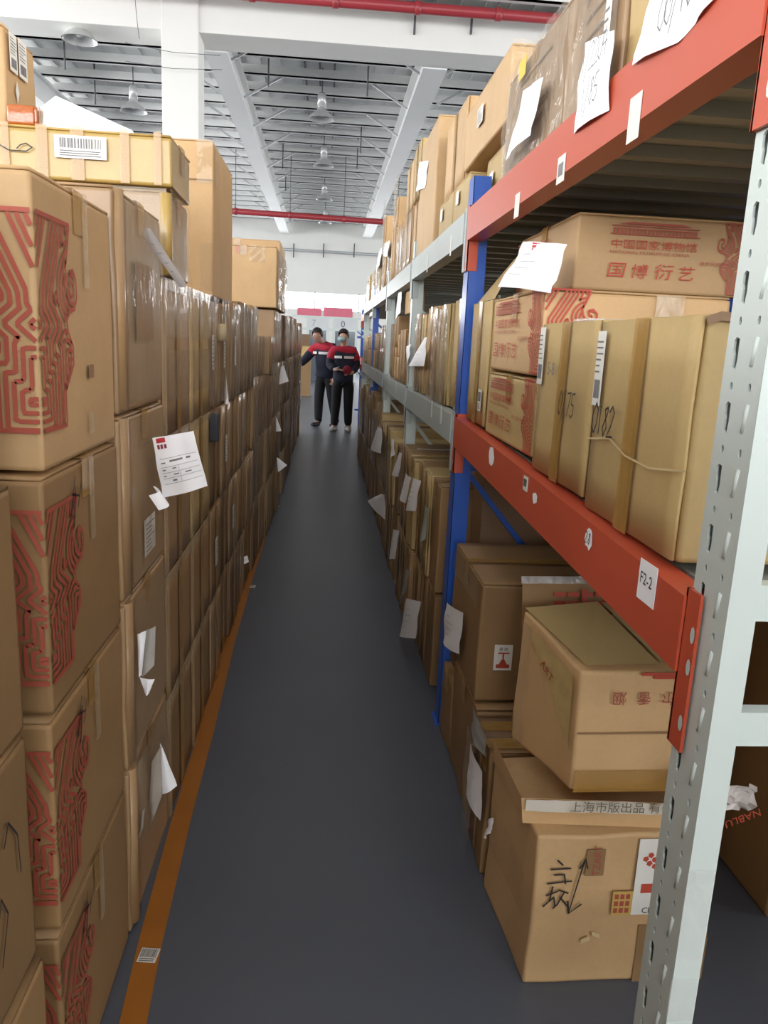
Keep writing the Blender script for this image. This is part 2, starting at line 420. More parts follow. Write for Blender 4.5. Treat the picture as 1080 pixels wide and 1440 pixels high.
def motif(parent, F, mirror, W_, Hh, b0, mat=REDB, corner=0.0, name='printed_mask_pattern', w=None, curl=True):
    bm = bmesh.new(); s = -1 if mirror else 1; sx, sy = W_ / .18, Hh / .33; w = (w or .0055)
    for (ua, ub, vv) in ((0, .105, -.002), (0, .15, .332)): ribbon(bm, F, [(corner + s * (ua * sx + .001), b0 + vv * sy), (corner + s * ub * sx, b0 + vv * sy)], w, .0052)
    for qi, ch in enumerate(motif_chains(.0135, curl)):
        q = [(corner + s * (a * sx + .001), b0 + b * sy) for a, b in ch]; part = [q[0]]
        for k in range(1, len(q)):
            part.append(q[k])
            if k < len(q) - 1:
                d0 = Vector(q[k]) - Vector(q[k - 1]); d1 = Vector(q[k + 1]) - Vector(q[k])
                if d0.length and d1.length and d0.normalized().dot(d1.normalized()) < .35: ribbon(bm, F, part, w, .0042 + .00012 * (qi % 5)); part = [q[k]]
        if len(part) > 1: ribbon(bm, F, part, w, .0042 + .00012 * (qi % 5))
    return done(name, bm, mat, parent, fix=False)
def sheet(name, label, quad, bulge=.02, mat=WHITEP, nx=8, ny=10, cat='paper slip', group=None, curl=0.0, wav=.006, seed=1, parent=None):
    """a sheet of paper from its corners: top left, top right, bottom right, bottom left"""
    TL, TR, BR, BL = [Vector(q) for q in quad]
    n = (TR - TL).cross(BL - TL).normalized()
    bm = bmesh.new(); g = []
    def pt(a, b, off=0):
        p = TL.lerp(TR, a).lerp(BL.lerp(BR, a), b)
        k = bulge * math.sin(math.pi * a) * (.4 + .6 * b) + wav * noise.noise(Vector((a * 2.5 + seed, b * 3.1, seed))) + curl * b * b
        return p - n * (k + off)
    for i in range(nx + 1):
        g.append([bm.verts.new(pt(i / nx, j / ny)) for j in range(ny + 1)])
    for i in range(nx):
        for j in range(ny): bm.faces.new((g[i][j], g[i + 1][j], g[i + 1][j + 1], g[i][j + 1])).smooth = True
    me = bpy.data.meshes.new(name); bm.to_mesh(me); bm.free()
    o = link(name, me, mat, parent)
    if parent is None: tag(o, label, cat, group)
    return o, pt, n
def sheet_print(o, pt, rects, mat, name='printed_text', side=1):
    bm = bmesh.new()
    for a0, a1, b0, b1 in rects:
        k = max(1, int((a1 - a0) * 8))
        for q in range(k):
            aa, ab = a0 + (a1 - a0) * q / k, a0 + (a1 - a0) * (q + 1) / k
            add_pts(bm, [pt(aa, b0, side * .0012), pt(ab, b0, side * .0012), pt(ab, b1, side * .0012), pt(aa, b1, side * .0012)], [(0, 1, 2, 3)])
    return done(name, bm, mat, o, fix=False)
ORD = ['first', 'second', 'third', 'fourth', 'fifth', 'sixth', 'seventh', 'eighth', 'ninth', 'tenth', 'eleventh', 'twelfth', 'thirteenth', 'fourteenth', 'fifteenth', 'sixteenth', 'seventeenth', 'eighteenth', 'nineteenth', 'twentieth',
       'twenty-first', 'twenty-second', 'twenty-third', 'twenty-fourth', 'twenty-fifth', 'twenty-sixth', 'twenty-seventh', 'twenty-eighth', 'twenty-ninth', 'thirtieth', 'thirty-first', 'thirty-second', 'thirty-third', 'thirty-fourth', 'thirty-fifth', 'thirty-sixth', 'thirty-seventh', 'thirty-eighth', 'thirty-ninth', 'fortieth']
#==BODY==
# ================================================================== the hall
bm = bmesh.new(); bx(bm, -12, 14, -9, 40, -.1, 0)
fm, nt, b = newmat('blue_grey_painted_floor'); N = nt.nodes; L = nt.links
tc = N.new('ShaderNodeTexCoord'); n1 = N.new('ShaderNodeTexNoise'); n1.inputs['Scale'].default_value = 1.2; n1.inputs['Detail'].default_value = 6
L.new(tc.outputs['Object'], n1.inputs['Vector'])
mx = N.new('ShaderNodeMix'); mx.data_type = 'RGBA'; mx.inputs['A'].default_value = rgb((74, 78, 88)); mx.inputs['B'].default_value = rgb((88, 92, 101))
L.new(n1.outputs['Fac'], mx.inputs['Factor']); L.new(mx.outputs['Result'], b.inputs['Base Color']); b.inputs['Roughness'].default_value = .42
struct('floor', bm, fm)
# orange floor line with barcode stickers
LM = plain('worn_orange_floor_paint', (172, 104, 20), .5, noise_amt=.14, scale=8)
bm = bmesh.new(); pts = [(-.345, .9), (-.372, 1.3), (-.395, 1.7), (-.41, 2.2), (-.418, 2.8), (-.44, 3.7), (-.445, 4.7), (-.445, 7.4), (-.43, 14)]
hw = [.030, .030, .030, .030, .030, .030, .028, .028, .03]
for i in range(len(pts) - 1):
    (xa, ya), (xb, yb) = pts[i], pts[i + 1]
    add_pts(bm, [(xa - hw[i], ya, .0012), (xa + hw[i], ya, .0012), (xb + hw[i + 1], yb, .0012), (xb - hw[i + 1], yb, .0012)], [(0, 1, 2, 3)])
ln = struct('trim_1', bm, LM, fix=False)
for i, (px, py, sx, sy) in enumerate([(208, 1343, .046, .045), (355, 825, .03, .05), (390, 712, .03, .07)]):
    c = P(px, py, z=0); r0 = empty('floor_sticker', (c.x, c.y, 0), ['white barcode sticker on the orange floor line nearest the camera', 'tiny white sticker on the orange line half way down the aisle', 'smallest white sticker on the orange line farthest down the aisle'][i], 'sticker')
    Ff = Frame((c.x - sx / 2, c.y - sy / 2, .0015), (1, -.1, 0), (.1, 1, 0))
    bm = bmesh.new(); slab(bm, Ff, 0, sx, 0, sy, 0, .0006); done('label_paper', bm, LABELM, r0)
    bm = bmesh.new(); x = .003
    while x < sx - .004:
        w_ = R_.choice([.001, .0018]); slab(bm, Ff, x, x + w_, sy * .35, sy * .92, .0008, .001); x += w_ + .0014
    for k in range(2): slab(bm, Ff, .004, sx - .006, sy * (.08 + .13 * k), sy * (.13 + .13 * k), .0008, .001)
    done('barcode', bm, INK, r0)
# ---- walls with window bands
def wall(name, bmfn, mat=CONC):
    bm = bmesh.new(); bmfn(bm); return struct(name, bm, mat)
wall('wall_left', lambda b: (bx(b, -12.2, -12, -9, 40, 0, 3.4), bx(b, -12.2, -12, -9, 40, 5.8, 7.6)))
wall('wall_right', lambda b: (bx(b, 14, 14.2, -9, 40, 0, 3.4), bx(b, 14, 14.2, -9, 40, 5.8, 7.6)))
wall('wall_back', lambda b: (bx(b, -12, 14, -9.2, -9, 0, 1.9), bx(b, -12, 14, -9.2, -9, 5.3, 7.6)))
wt, wb = P(450, 411, y=40).z, P(450, 437, y=40).z
wall('wall_far', lambda b: (bx(b, -12, 14, 40, 40.2, wt, 7.6), bx(b, -12, 14, 40, 40.2, 0, wb), bx(b, -12, -5, 40, 40.2, wb, wt), bx(b, 6, 14, 40, 40.2, wb, wt)))
gm, nt, b = newmat('bright_window_glass'); em = nt.nodes.new('ShaderNodeEmission'); em.inputs[0].default_value = (.95, .97, 1, 1); em.inputs[1].default_value = 4.0
nt.links.new(em.outputs[0], nt.nodes['Material Output'].inputs['Surface'])
def window(n, x0, x1, y0, y1, z0, z1, nmul, axis):
    bm = bmesh.new()
    for k in range(nmul + 1):
        t = k / nmul
        if axis == 'x': bx(bm, x0 + (x1 - x0) * t - .03, x0 + (x1 - x0) * t + .03, y0, y1, z0, z1)
        else: bx(bm, x0, x1, y0 + (y1 - y0) * t - .03, y0 + (y1 - y0) * t + .03, z0, z1)
    for zz in (z0, z1): bx(bm, x0, x1, y0, y1, zz - .04, zz + .04)
    w_ = struct('window_%d' % n, bm, STEELW)
    bm = bmesh.new()
    if axis == 'x': bx(bm, x0, x1, (y0 + y1) / 2, (y0 + y1) / 2 + .01, z0, z1)
    else: bx(bm, (x0 + x1) / 2, (x0 + x1) / 2 + .01, y0, y1, z0, z1)
    done('glass', bm, gm, w_)
window(1, -5, 6, 40.02, 40.1, wb, wt, 5, 'x')
window(2, -12.15, -12.05, -9, 40, 3.4, 5.8, 24, 'y')
window(3, 14.05, 14.15, -9, 40, 3.4, 5.8, 24, 'y')
window(4, -12, 14, -9.15, -9.05, 1.9, 5.3, 14, 'x')
# red banners under the far window, glazed partition with white headers before it
def banner(px0, px1, py0, py1, lab, Y=39.96):
    a, b = P(px0, py1, y=Y), P(px1, py0, y=Y)
    bm = bmesh.new(); bx(bm, a.x, b.x, Y, Y + .03, a.z, b.z)
    tag(done('banner', bm, plain('red_banner_cloth', (226, 120, 140), .7)), lab, 'banner')
banner(418, 452, 434, 443, 'left pink-red banner below the bright far window')
banner(455, 496, 434, 445, 'right pink-red banner below the bright far window')
PY = 30.0
GLS = plain('grey_partition_glass', (96, 104, 112), .12, noise_amt=.1, scale=.8)
pr = empty('glass_partition', (0, PY, 0), 'white framed glass partition with two header panels behind the two workers', 'partition')
xL, xM, xR = P(432, 500, y=PY).x, P(464, 500, y=PY).x, P(500, 500, y=PY).x
zt, zh = P(450, 446, y=PY).z, P(450, 463, y=PY).z
bm = bmesh.new()
for xx in (xL, xM - .12, xM + .12, xR): bx(bm, xx - .05, xx + .05, PY, PY + .08, 0, zt)
for zz in (zh, zt): bx(bm, xL - .6, xR + .5, PY - .005, PY + .085, zz - .04, zz + .04)
done('door_frame', bm, WHT, pr)
for xa, xb in ((xL, xM - .1), (xM + .1, xR)):
    bm = bmesh.new(); bx(bm, xa, xb, PY + .01, PY + .06, zh, zt); done('header_panel', bm, plain('pale_header_board', (212, 214, 216), .5), pr)
    bm = bmesh.new(); bx(bm, xa, xb, PY + .03, PY + .05, 0, zh); done('glass_pane', bm, GLS, pr)
Fp = Frame((0, PY + .009, 0), (1, 0, 0), (0, 0, 1))
q = P(481, 458, y=PY); text('printed_digit', '0', Fp, q.x - .05, q.z - .06, .34, DKM, pr, c=.001)
q = P(440, 456, y=PY); text('printed_digit', '7', Fp, q.x - .05, q.z - .06, .34, plain('pale_grey_ink', (170, 170, 172)), pr, c=.001)
# stacked tan cartons on a pallet at the far left behind the workers
for i, (px0, px1, py0, py1, yy, lab) in enumerate([(408, 437, 505, 553, 21.5, 'tan carton on the floor past the left-hand worker, lowest of its pile'), (410, 437, 487, 505, 21.6, 'pale open carton in the middle of the pile past the left-hand worker'), (408, 436, 470, 487, 21.7, 'grey-brown carton topping the pile past the left-hand worker')]):
    a, c_ = P(px0, py1, y=yy), P(px1, py0, y=yy)
    if i == 0: zb = 0.0
    carton(lab, a.x, c_.x, yy, yy + .5, zb, c_.z, [BRN, YLW, DRK][i], detail=1, group='pile past the workers'); zb = c_.z
# ================================================================== roof structure
ZB = 6.5
bm = bmesh.new(); bx(bm, -12, 14, -9, 40.2, 7.40, 7.65)
# corrugations of the sheet roof
for k in range(60):
    xx = -12 + k * .43; bx(bm, xx, xx + .1, 4, 40, 7.36, 7.40)
struct('ceiling', bm, DECKW)
BY0, BY1 = P(400, 55, z=ZB).y, P(400, 79, z=ZB).y
bm = bmesh.new(); bx(bm, -12, 14, BY0, BY1, ZB, 7.17); struct('trim_2', bm, CONC, bevel=.02)['label'] = 'white concrete cross beam over the aisle'
a, c_ = P(228, 120, y=BY0), P(280, 120, y=BY0)
bm = bmesh.new(); bx(bm, a.x, c_.x, BY0 - .05, BY0 + .6, 0, 7.5); struct('trim_3', bm, CONC, bevel=.02)['label'] = 'white concrete column'
n = 4
for xc, wd in ((P(310, 90, z=ZB).x, .42), (P(614, 91, z=ZB).x, .45), (P(310, 90, z=ZB).x - 4.6, .4), (P(614, 91, z=ZB).x + 4.6, .4)):
    bm = bmesh.new(); bx(bm, xc - wd / 2, xc + wd / 2, BY1, 39.5, ZB - .02, ZB + .05); bx(bm, xc - .1, xc + .1, BY1, 39.5, ZB + .05, 7.05); bx(bm, xc - wd / 2, xc + wd / 2, BY1, 39.5, 7.0, 7.05)
    struct('trim_%d' % n, bm, STEELW); n += 1
# purlins across, each a separate rail
yy = 9.2; npur = 0
while yy < 39.6:
    if not (BY0 - .2 < yy < BY1 + .15):
        bm = bmesh.new(); bx(bm, -12, 14, yy, yy + .07, 7.06, 7.24); bx(bm, -12, 14, yy, yy + .16, 7.06, 7.075)
        struct('trim_%d' % n, bm, STEELW); n += 1
    yy += 1.15
# knee braces from the long beams to the purlins
k = 0; yy = 16.2
while yy < 39:
    for xc in (P(310, 90, z=ZB).x, P(614, 91, z=ZB).x):
        for s in (-1, 1):
            bm = bmesh.new(); bar(bm, (xc + s * .12, yy, ZB + .05), (xc + s * 1.05, yy + .05, 7.1), .045); struct('trim_%d' % n, bm, GALV); n += 1
    yy += 2.3
# suspended rods under the roof
for i, (px, py0, py1, zt_) in enumerate([(378, 80, 140, 7.1), (398, 210, 260, 7.1), (402, 245, 285, 7.1), (518, 95, 150, 7.1), (508, 185, 225, 7.1), (503, 210, 250, 7.1), (90, 55, 105, 7.1), (133, 110, 140, 7.1)]):
    t_ = P(px, py0, z=zt_); bm = bmesh.new(); tube(bm, (t_.x, t_.y, 7.52), (t_.x, t_.y, t_.z - .55), .018, 6); tag(done('hanger_rod', bm, DKM), kind='structure')
# ridge cable tray with rungs
for i, xx in enumerate((-.62, -.3, .02)):
    bm = bmesh.new(); bx(bm, xx - .02, xx + .02, 14.9, 39, 7.28, 7.34); o_ = done('cable_tray', bm, DKM); tag(o_, ['left', 'middle', 'right'][i] + ' dark rail of the cable tray high along the roof centre', 'cable tray')
# red sprinkler pipes with hangers
def pipe(p0, p1, r, lab, n_h):
    p0, p1 = Vector(p0), Vector(p1); d = p1 - p0; a_, b_ = p0 - d * 1.2, p1 + d * .9
    e = empty('sprinkler_pipe', a_, lab, 'pipe'); bm = bmesh.new(); tube(bm, a_, b_, r, 14); done('pipe_run', bm, PIPE, e)
    for k in range(n_h):
        t = a_.lerp(b_, (k + .5) / n_h); bm = bmesh.new(); tube(bm, t, (t.x, t.y, 7.52), .012, 6); done('hanger', bm, DKM, e)
        bm = bmesh.new(); tube(bm, t - d.normalized() * .05, t + d.normalized() * .05, r * 1.2, 14); done('coupling', bm, PIPE, e)
pipe(P(470, 2, y=14.1), P(800, 28, y=14.1), .085, 'red sprinkler pipe running along the top of the near concrete beam', 9)
pipe(P(330, 297, y=26), P(550, 313, y=26), .09, 'red sprinkler pipe crossing low over the far part of the aisle', 9)
g0, g1 = P(408, 351, y=39.9), P(520, 358, y=39.9)
e = empty('grey_pipe', g0, 'thin grey pipe crossing in front of the far white wall', 'pipe'); bm = bmesh.new(); tube(bm, g0 + Vector((-3, 0, 0)), g1 + Vector((2, 0, 0)), .07, 10); done('pipe_run', bm, GALV, e)
for px in (413, 455, 498):
    g = P(px, 353, y=39.85); bm = bmesh.new(); tube(bm, g + Vector((0, 0, -.3)), g + Vector((0, 0, .35)), .03, 6); done('hanger', bm, DKM, e)
# two brackets hanging on the near beam
for i, px in enumerate((584, 664)):
    g = P(px, 18, y=BY0 - .06); bm = bmesh.new(); bar(bm, g, g + Vector((0, 0, -.33)), .035, .05); bar(bm, g, g + Vector((0, .06, .0)), .03)
    tag(done('pipe_bracket', bm, DKM), ['left', 'right'][i] + ' dark steel bracket hanging on the near concrete beam', 'bracket')
# wires strung past the column
for i, (a1, b1) in enumerate([((190, 0), (196, 55)), ((176, 60), (310, 78)), ((176, 86), (312, 98))]):
    bm = bmesh.new(); A_, B_ = P(*a1, y=14.4), P(*b1, y=14.4); pm = (A_ + B_) / 2 + Vector((0, 0, -.05)); tube(bm, A_, pm, .005, 5); tube(bm, pm, B_, .005, 5)
    tag(done('cable', bm, DKM), ['thin cable running up the beam left of the column', 'upper thin cable strung past the column', 'lower thin cable strung past the column'][i], 'cable')
# high bay lamps
lamps = [((452, 168), .9, 'bell lamp over the aisle nearest the camera, first of the centre row'), ((455, 234), .7, 'second bell lamp of the centre row over the aisle'), ((456, 281), .55, 'third bell lamp of the centre row over the aisle'), ((457, 314), .5, 'fourth bell lamp of the centre row, just past the low red pipe'),
         ((188, 157), .9, 'bell lamp hanging left of the white column'), ((112, 57), .9, 'wide lamp dish at top left under the beam')]
ME = plain('lamp_spun_aluminium', (205, 206, 205), .3, .4)
for (px, py), s, lab in lamps:
    zb = 6.35; c = P(px, py, z=zb); e = empty('high_bay_lamp', c, lab, 'lamp', 'high bay lamps')
    bm = bmesh.new(); lathe(bm, c, [(.30, 0), (.29, .02), (.22, .10), (.12, .17), (.09, .24), (.09, .27)]); lathe(bm, c, [(.285, .0), (.21, .09), (.11, .16), (.0, .18)]); done('lamp_shade', bm, ME, e)
    bm = bmesh.new(); lathe(bm, c, [(0, .26), (.095, .26), (.095, .5), (.06, .55), (0, .55)]); done('ballast_housing', bm, ME, e)
    bm = bmesh.new(); tube(bm, c + Vector((0, 0, .55)), (c.x, c.y, 7.53), .012, 6); done('suspension_rod', bm, DKM, e)
    bm = bmesh.new(); lathe(bm, c, [(0, .05), (.05, .07), (.06, .11), (.04, .16), (0, .17)]); done('bulb', bm, plain('frosted_bulb', (240, 240, 235), .3), e)
# ================================================================== left wall of cartons (aisle face at x = -0.45)
XL = -.45
LG = 'cartons stacked in the left wall'
# nearest column, only its corner in view
for i, (z0, z1) in enumerate([(0, .455), (.46, .87), (.875, 1.275), (1.28, 1.70)]):
    lab = ['lowest carton of the column at the left frame edge', 'second carton up in the column at the left frame edge, with pen curls', 'third carton up at the left frame edge', 'topmost plain carton at the left frame edge'][i]
    o, F, D = carton(lab, -.95, XL + [-.0, -.01, -.01, -.03][i], .72, 1.165, z0, z1, BRN, group=LG, open_='z', detail=2, dent=.002)
    if i == 1:
        bm = bmesh.new()
        ribbon(bm, F['x+'], [(.33, .28), (.35, .31), (.38, .27), (.385, .2)], .004); ribbon(bm, F['x+'], [(.29, .16), (.31, .21), (.33, .17), (.30, .1)], .004)
        done('pen_mark', bm, INK, o, fix=False)
for k in range(3):  # unseen cartons added behind the camera to keep rear light off the aisle
    for i in range(2):
        carton('%s big unseen carton added behind the viewpoint to block light, left side, %s one back' % (['lower', 'upper'][i], ORD[k]), -.95, XL - .01, -3.2 + 1.3 * k, -1.91 + 1.3 * k, .9 * i, .9 * i + .895, BRN, group='added light-blocking cartons behind the viewpoint', detail=1)
# patterned museum cartons, four high
ZT = [0, .425, .845, 1.268, 1.742]
for i in range(4):
    lab = ['lowest carton of the front stack with a red mask pattern, cut by the frame bottom', 'second carton up in the front stack with red mask pattern on its corner', 'third carton up in the front stack, red mask pattern and black pen mark', 'topmost carton of the front stack, largest red mask pattern, at upper left'][i]
    o, F, D = carton(lab, -.93, XL, 1.275 - .012 * (3 - i), 1.715, ZT[i] + .003, ZT[i + 1], TAN if i == 3 else BRN, group='cartons with red mask pattern in the left wall', open_='z', detail=2, dent=.003, seam='h')
    h = ZT[i + 1] - ZT[i]
    fr = Frame((XL, 1.275 - .012 * (3 - i), ZT[i]), (0, 1, 0), (0, 0, 1)); ff = Frame((XL, 1.275 - .012 * (3 - i), ZT[i]), (1, 0, 0), (0, 0, 1))
    motif(o, fr, False, .19, h * .70, h * .15, w=.0072); motif(o, ff, True, .16, h * .70, h * .15, w=.0072)
    # worn strip of clear tape down the long side and torn patches
    bm = bmesh.new(); slab(bm, F['x+'], .235, .262, h - .17, h - .006, .001, .002); tp = done('packing_tape', bm, CTAPE, o)
    if i < 3:
        bm = bmesh.new(); f = F['x+']
        for st in ([(.12, h - .1), (.15, h - .03)], [(.13, h - .06), (.17, h - .07)], [(.15, h - .05), (.135, h - .12)], [(.16, h - .09), (.18, h - .05)]): ribbon(bm, f, st, .004)
        done('pen_mark', bm, INK, o, fix=False)
    else:
        bm = bmesh.new(); slab(bm, F['x+'], .245, .275, .14, .165, .001, .0016); done('torn_patch', bm, DRK, o)
        bm = bmesh.new(); slab(bm, F['x+'], .235, .265, .035, .075, .001, .002); done('packing_tape', bm, CTAPE, o)
# second column, y 1.73 - 2.2
Z2 = [0, .455, .885, 1.318, 1.80]
for i in range(4):
    lab = ['lowest carton of the second column, beside the hanging torn papers', 'second carton up in the second column, folded paper on its edge', 'third carton up in the second column, behind the white form sheet', 'topmost carton of the second column, white sleeve leaning on it'][i]
    o, F, D = carton(lab, -.93, XL + .002, 1.735, 2.205, Z2[i] + .003, Z2[i + 1], WRP, group=LG, open_='z', detail=2, dent=.006, seam='h')
    h = Z2[i + 1] - Z2[i]
    bm = bmesh.new(); tube(bm, F['x+'].p(.035, .01, -.012), F['x+'].p(.035, h - .01, -.012), .020, 10); done('taped_corner_roll', bm, WRP, o)
    film(o, F['x+'], .07, .46, .02, h - .02, .004, .003, 12, CTAPE, 'clear_tape_wrap', i + 2)
    if i == 3:
        bm = bmesh.new(); slab(bm, F['x+'], .16, .34, .16, .34, .001, .0016); done('printed_panel', bm, plain('faint_print', (140, 104, 70), .6), o)
    if i == 2:
        bm = bmesh.new(); f = F['x+']
        for st in ([(.2, .14), (.38, .14)], [(.2, .14), (.2, .33)], [(.2, .34), (.38, .34)], [(.26, .24), (.26, .29), (.31, .29)], [(.28, .22), (.31, .22), (.31, .26)]): ribbon(bm, f, st, .003)
        done('printed_frame', bm, GREYINK, o, fix=False)
        s = sticker(o, F['x+'], .19, .31, .055, .15, 'lines', label='white torn sticker')
# third column pair, y 2.2 - 3.1, two boxes per tier
Z3 = [0, .405, .797, 1.208, 1.648]
for c in range(2):
    for i in range(4):
        y0, y1 = (2.215, 2.645) if c == 0 else (2.65, 3.09)
        lab = '%s carton up in the %s of the twin taped columns behind the form sheet' % (['lowest', 'second', 'third', 'topmost'][i], ['nearer', 'farther'][c])
        o, F, D = carton(lab.replace('lowest carton up', 'lowest carton'), -.92, XL, y0, y1, Z3[i] + .003, Z3[i + 1], [WRP, OLV][c] if i > 1 else BRN, group=LG, open_='x+', detail=2, dent=.004)
        h = Z3[i + 1] - Z3[i]
        bm = bmesh.new(); slab(bm, F['x+'], .005, .025, .003, h - .003, .0, .003); slab(bm, F['x+'], .0, D[0], h - .03, h, .0, .0025); done('edge_tape', bm, CTAPE, o)
        if i == 3: film(o, F['x+'], .01, .42, h - .16, h - .004, .006, .006, 14, CTAPE, 'clear_tape_wrap', c + 5); film(o, F['x+'], .05, .4, .1, .24, .004, .003, 8, CTAPE, 'clear_tape_wrap', c + 8)
# fourth block, y 3.1 - 4.9, wrapped cartons with slips
ys = [3.1, 3.42, 3.76, 4.12, 4.5, 4.92]
Z4 = [0, .40, .80, 1.20, 1.665]
for c in range(5):
    for i in range(4):
        lab = '%s carton of the %s column past the twin taped columns in the left wall' % (['lowest', 'second-tier', 'third-tier', 'topmost'][i], ORD[c])
        dz = (R_.uniform(-.04, -.022) if c < 3 else R_.uniform(-.015, .02)) if i == 3 else 0
        o, F, D = carton(lab, -.9, XL + R_.uniform(-.012, .012), ys[c], ys[c + 1] - .006, Z4[i] + .002, Z4[i + 1] + dz, [WRP, BRN, DRK, WRP, BRN][(c + i) % 5], group=LG, open_='x+', detail=1, dent=.006)
        h = Z4[i + 1] - Z4[i]
        if i == 3: film(o, F['x+'], .01, ys[c + 1] - ys[c] - .02, .02, h - .01, .006, .007, 14, FILM, 'stretch_film', c)
        if (c, i) in ((0, 3), (1, 3), (2, 3), (1, 2), (2, 1), (0, 1)): sticker(o, F['x+'], .1, .16, h * .35, h * .65, 'lines')
# remaining columns to the far end: y, width, tier heights
y = 4.93; c = 0
while y < 12.6:
    w = R_.uniform(.38, .52) if y < 8 else R_.uniform(.5, .62); tiers = [R_.uniform(.38, .47) for _ in range(4)]
    if 5.2 < y < 6.1: tiers = [.42, .42, .4, .28]
    if y > 6.1: tiers = [.42, .44, .44, .43]; tiers[3] += R_.uniform(-.05, .05) if y > 7.7 else -.008
    xo = XL + (0 if y < 5.8 else (.03 + .012 * min(1, (y - 6) / 3))) + R_.uniform(-.02, .02)
    z = 0
    for i, t in enumerate(tiers):
        lab = '%s wrapped carton of the %s column counted past the yellow-topped block, left wall' % (['lowest', 'second-tier', 'third-tier', 'topmost'][i], ORD[c])
        o, F, D = carton(lab, xo - .45, xo + R_.uniform(-.012, .012), y, y + w - .012, z + .001, z + t, R_.choice([WRP, BRN, DRK, WRP]), group=LG, open_='x+', detail=1, dent=.009, cuts=3)
        if i >= 1: film(o, F['x+'], .0, w - .02, .0, t - .01, .006, .010, 12, FILM, 'stretch_film', c * 4 + i)
        z += t
    y += w; c += 1
# tall cartons standing on top
o, F, D = carton('film-wrapped carton under the long taped carton, at upper left', -.98, XL, 2.31, 2.64, 1.66, 1.892, WRP, group=None, open_='z', detail=2, seam='h')
film(o, F['x+'], 0, .33, 0, .23, .004, .009, 20, CTAPE, 'clear_tape_wrap', 3); film(o, F['y-'], .3, .53, 0, .23, .003, .004, 14, CTAPE, 'clear_tape_wrap', 4)
bm = bmesh.new(); tube(bm, F['x+'].p(.01, .003, -.01), F['x+'].p(.01, .22, -.01), .018, 10); done('taped_corner_roll', bm, YLW, o)
o, F, D = carton('long carton wrapped all over in shiny yellow tape, waybill on its front', -1.5, -.435, 2.30, 2.62, 1.895, 2.032, YLW, open_='z', detail=2, dent=.006, seam='h')
f = F['y-']
for k, a in enumerate((.30, .45, .62, .71, .80, .93, 1.02)):
    bm = bmesh.new(); slab(bm, f, a, a + [.022, .03, .02, .03, .035, .025, .02][k], .001, .136, .0005 + .0004 * k, .0012 + .0004 * k); done('packing_tape', bm, TAPE, o)
a_ = P(78, 204, y=2.30).x + 1.5; b_ = P(151, 204, y=2.30).x + 1.5
sticker(o, f, a_, b_, .055, .112, 'barcode', label='white waybill with barcodes', c=.005)
bm = bmesh.new(); g = P(30, 197, y=2.30); ga = g.x + 1.5; ribbon(bm, f, [(ga - .07, .085), (ga - .03, .065), (ga + .015, .065), (ga + .03, .075), (ga + .015, .085), (ga - .0, .08), (ga - .01, .07)], .003, .005); done('pen_mark', bm, INK, o, fix=False)
o, F, D = carton('tall plain tan carton standing on the left wall before the beam column', -.92, XL, 3.21, 3.84, 1.652, 2.232, TAN, open_='z', detail=2, dent=.003, seam='v')
f = F['y-']; bm = bmesh.new(); slab(bm, f, 0, D[0] if False else .47, .43, .434, .0, .0012); done('crease', bm, BRN, o)
film(o, F['x+'], 0, .1, .42, .57, .004, .006, 8, CTAPE, 'clear_tape_wrap', 7); film(o, f, .41, .468, .42, .575, .004, .006, 8, CTAPE, 'clear_tape_wrap', 6); film(o, f, .42, .468, .02, .2, .004, .006, 8, CTAPE, 'clear_tape_wrap', 9)
bm = bmesh.new(); ribbon(bm, F['x+'], [(.6, .42), (.63, .46), (.64, .55)], .02, .01); done('lifted_flap_edge', bm, BRN, o, fix=False)
# stack at y 6.2 rising over the others
XS = -.39
o, F, D = carton('tall taped tan carton on top of the left wall, past the tall plain one', -.9, XS, 6.22, 7.55, 1.735, 2.19, TAN, open_='z', detail=2, dent=.004)
sticker(o, F['y-'], .02 + .18, .05 + .18, .39, .44, None, plain('pink_sticker', (206, 150, 128)))
film(o, F['x+'], 0, 1.3, 0, .45, .01, .02, 26, FILM, 'stretch_film', 11); film(o, F['y-'], .3, .42, .33, .45, .004, .008, 9, CTAPE, 'clear_tape_wrap', 12)
o, F, D = carton('pale carton peeping over the tall taped tan carton on the left wall', -1.1, XS - .01, 6.75, 7.6, 2.195, 2.30, TAN, open_='z', detail=1)
# odds and ends above the long taped carton
o, F, D = carton('carton at the top left corner with white waybills, on the long taped carton', -1.30, P(5, 60, y=2.42).x, 2.42, P(47, 60, x=P(5, 60, y=2.42).x).y, 2.04, P(5, 30, x=P(5, 60, y=2.42).x).z, TAN, open_='z', detail=2)
f = F['x+']; XB = P(5, 60, y=2.42).x
sx_ = lambda px, py: P(px, py, x=XB).y - 2.42
sz_ = lambda px, py: P(px, py, x=XB).z - 2.04
for (x0, y0, x1, y1) in ((8, 42, 18, 95), (21, 52, 32, 105)):
    sticker(o, f, sx_(x0, y0), sx_(x1, y0), sz_(x0, y1), sz_(x0, y0), 'waybill', name='shipping_label')
bm = bmesh.new(); cx_, cz_ = sx_(22, 130), sz_(22, 130); add_pts(bm, [f.p(cx_ - .014, cz_, .001), f.p(cx_, cz_ - .03, .001), f.p(cx_ + .014, cz_, .001), f.p(cx_, cz_ + .03, .001)], [(0, 1, 2, 3)]); done('diamond_sticker', bm, LABELM, o, fix=False)
o, F, D = carton('small parcel wrapped in orange-brown tape on the long taped carton', P(8, 160, y=2.34).x, P(50, 160, y=2.34).x, 2.34, 2.415, 2.037, P(30, 147, y=2.34).z, plain('amber_tape_wrap', (178, 92, 26), .2, coat=.6, bump=.4, scale=30), open_='x+', detail=1, dent=.006)
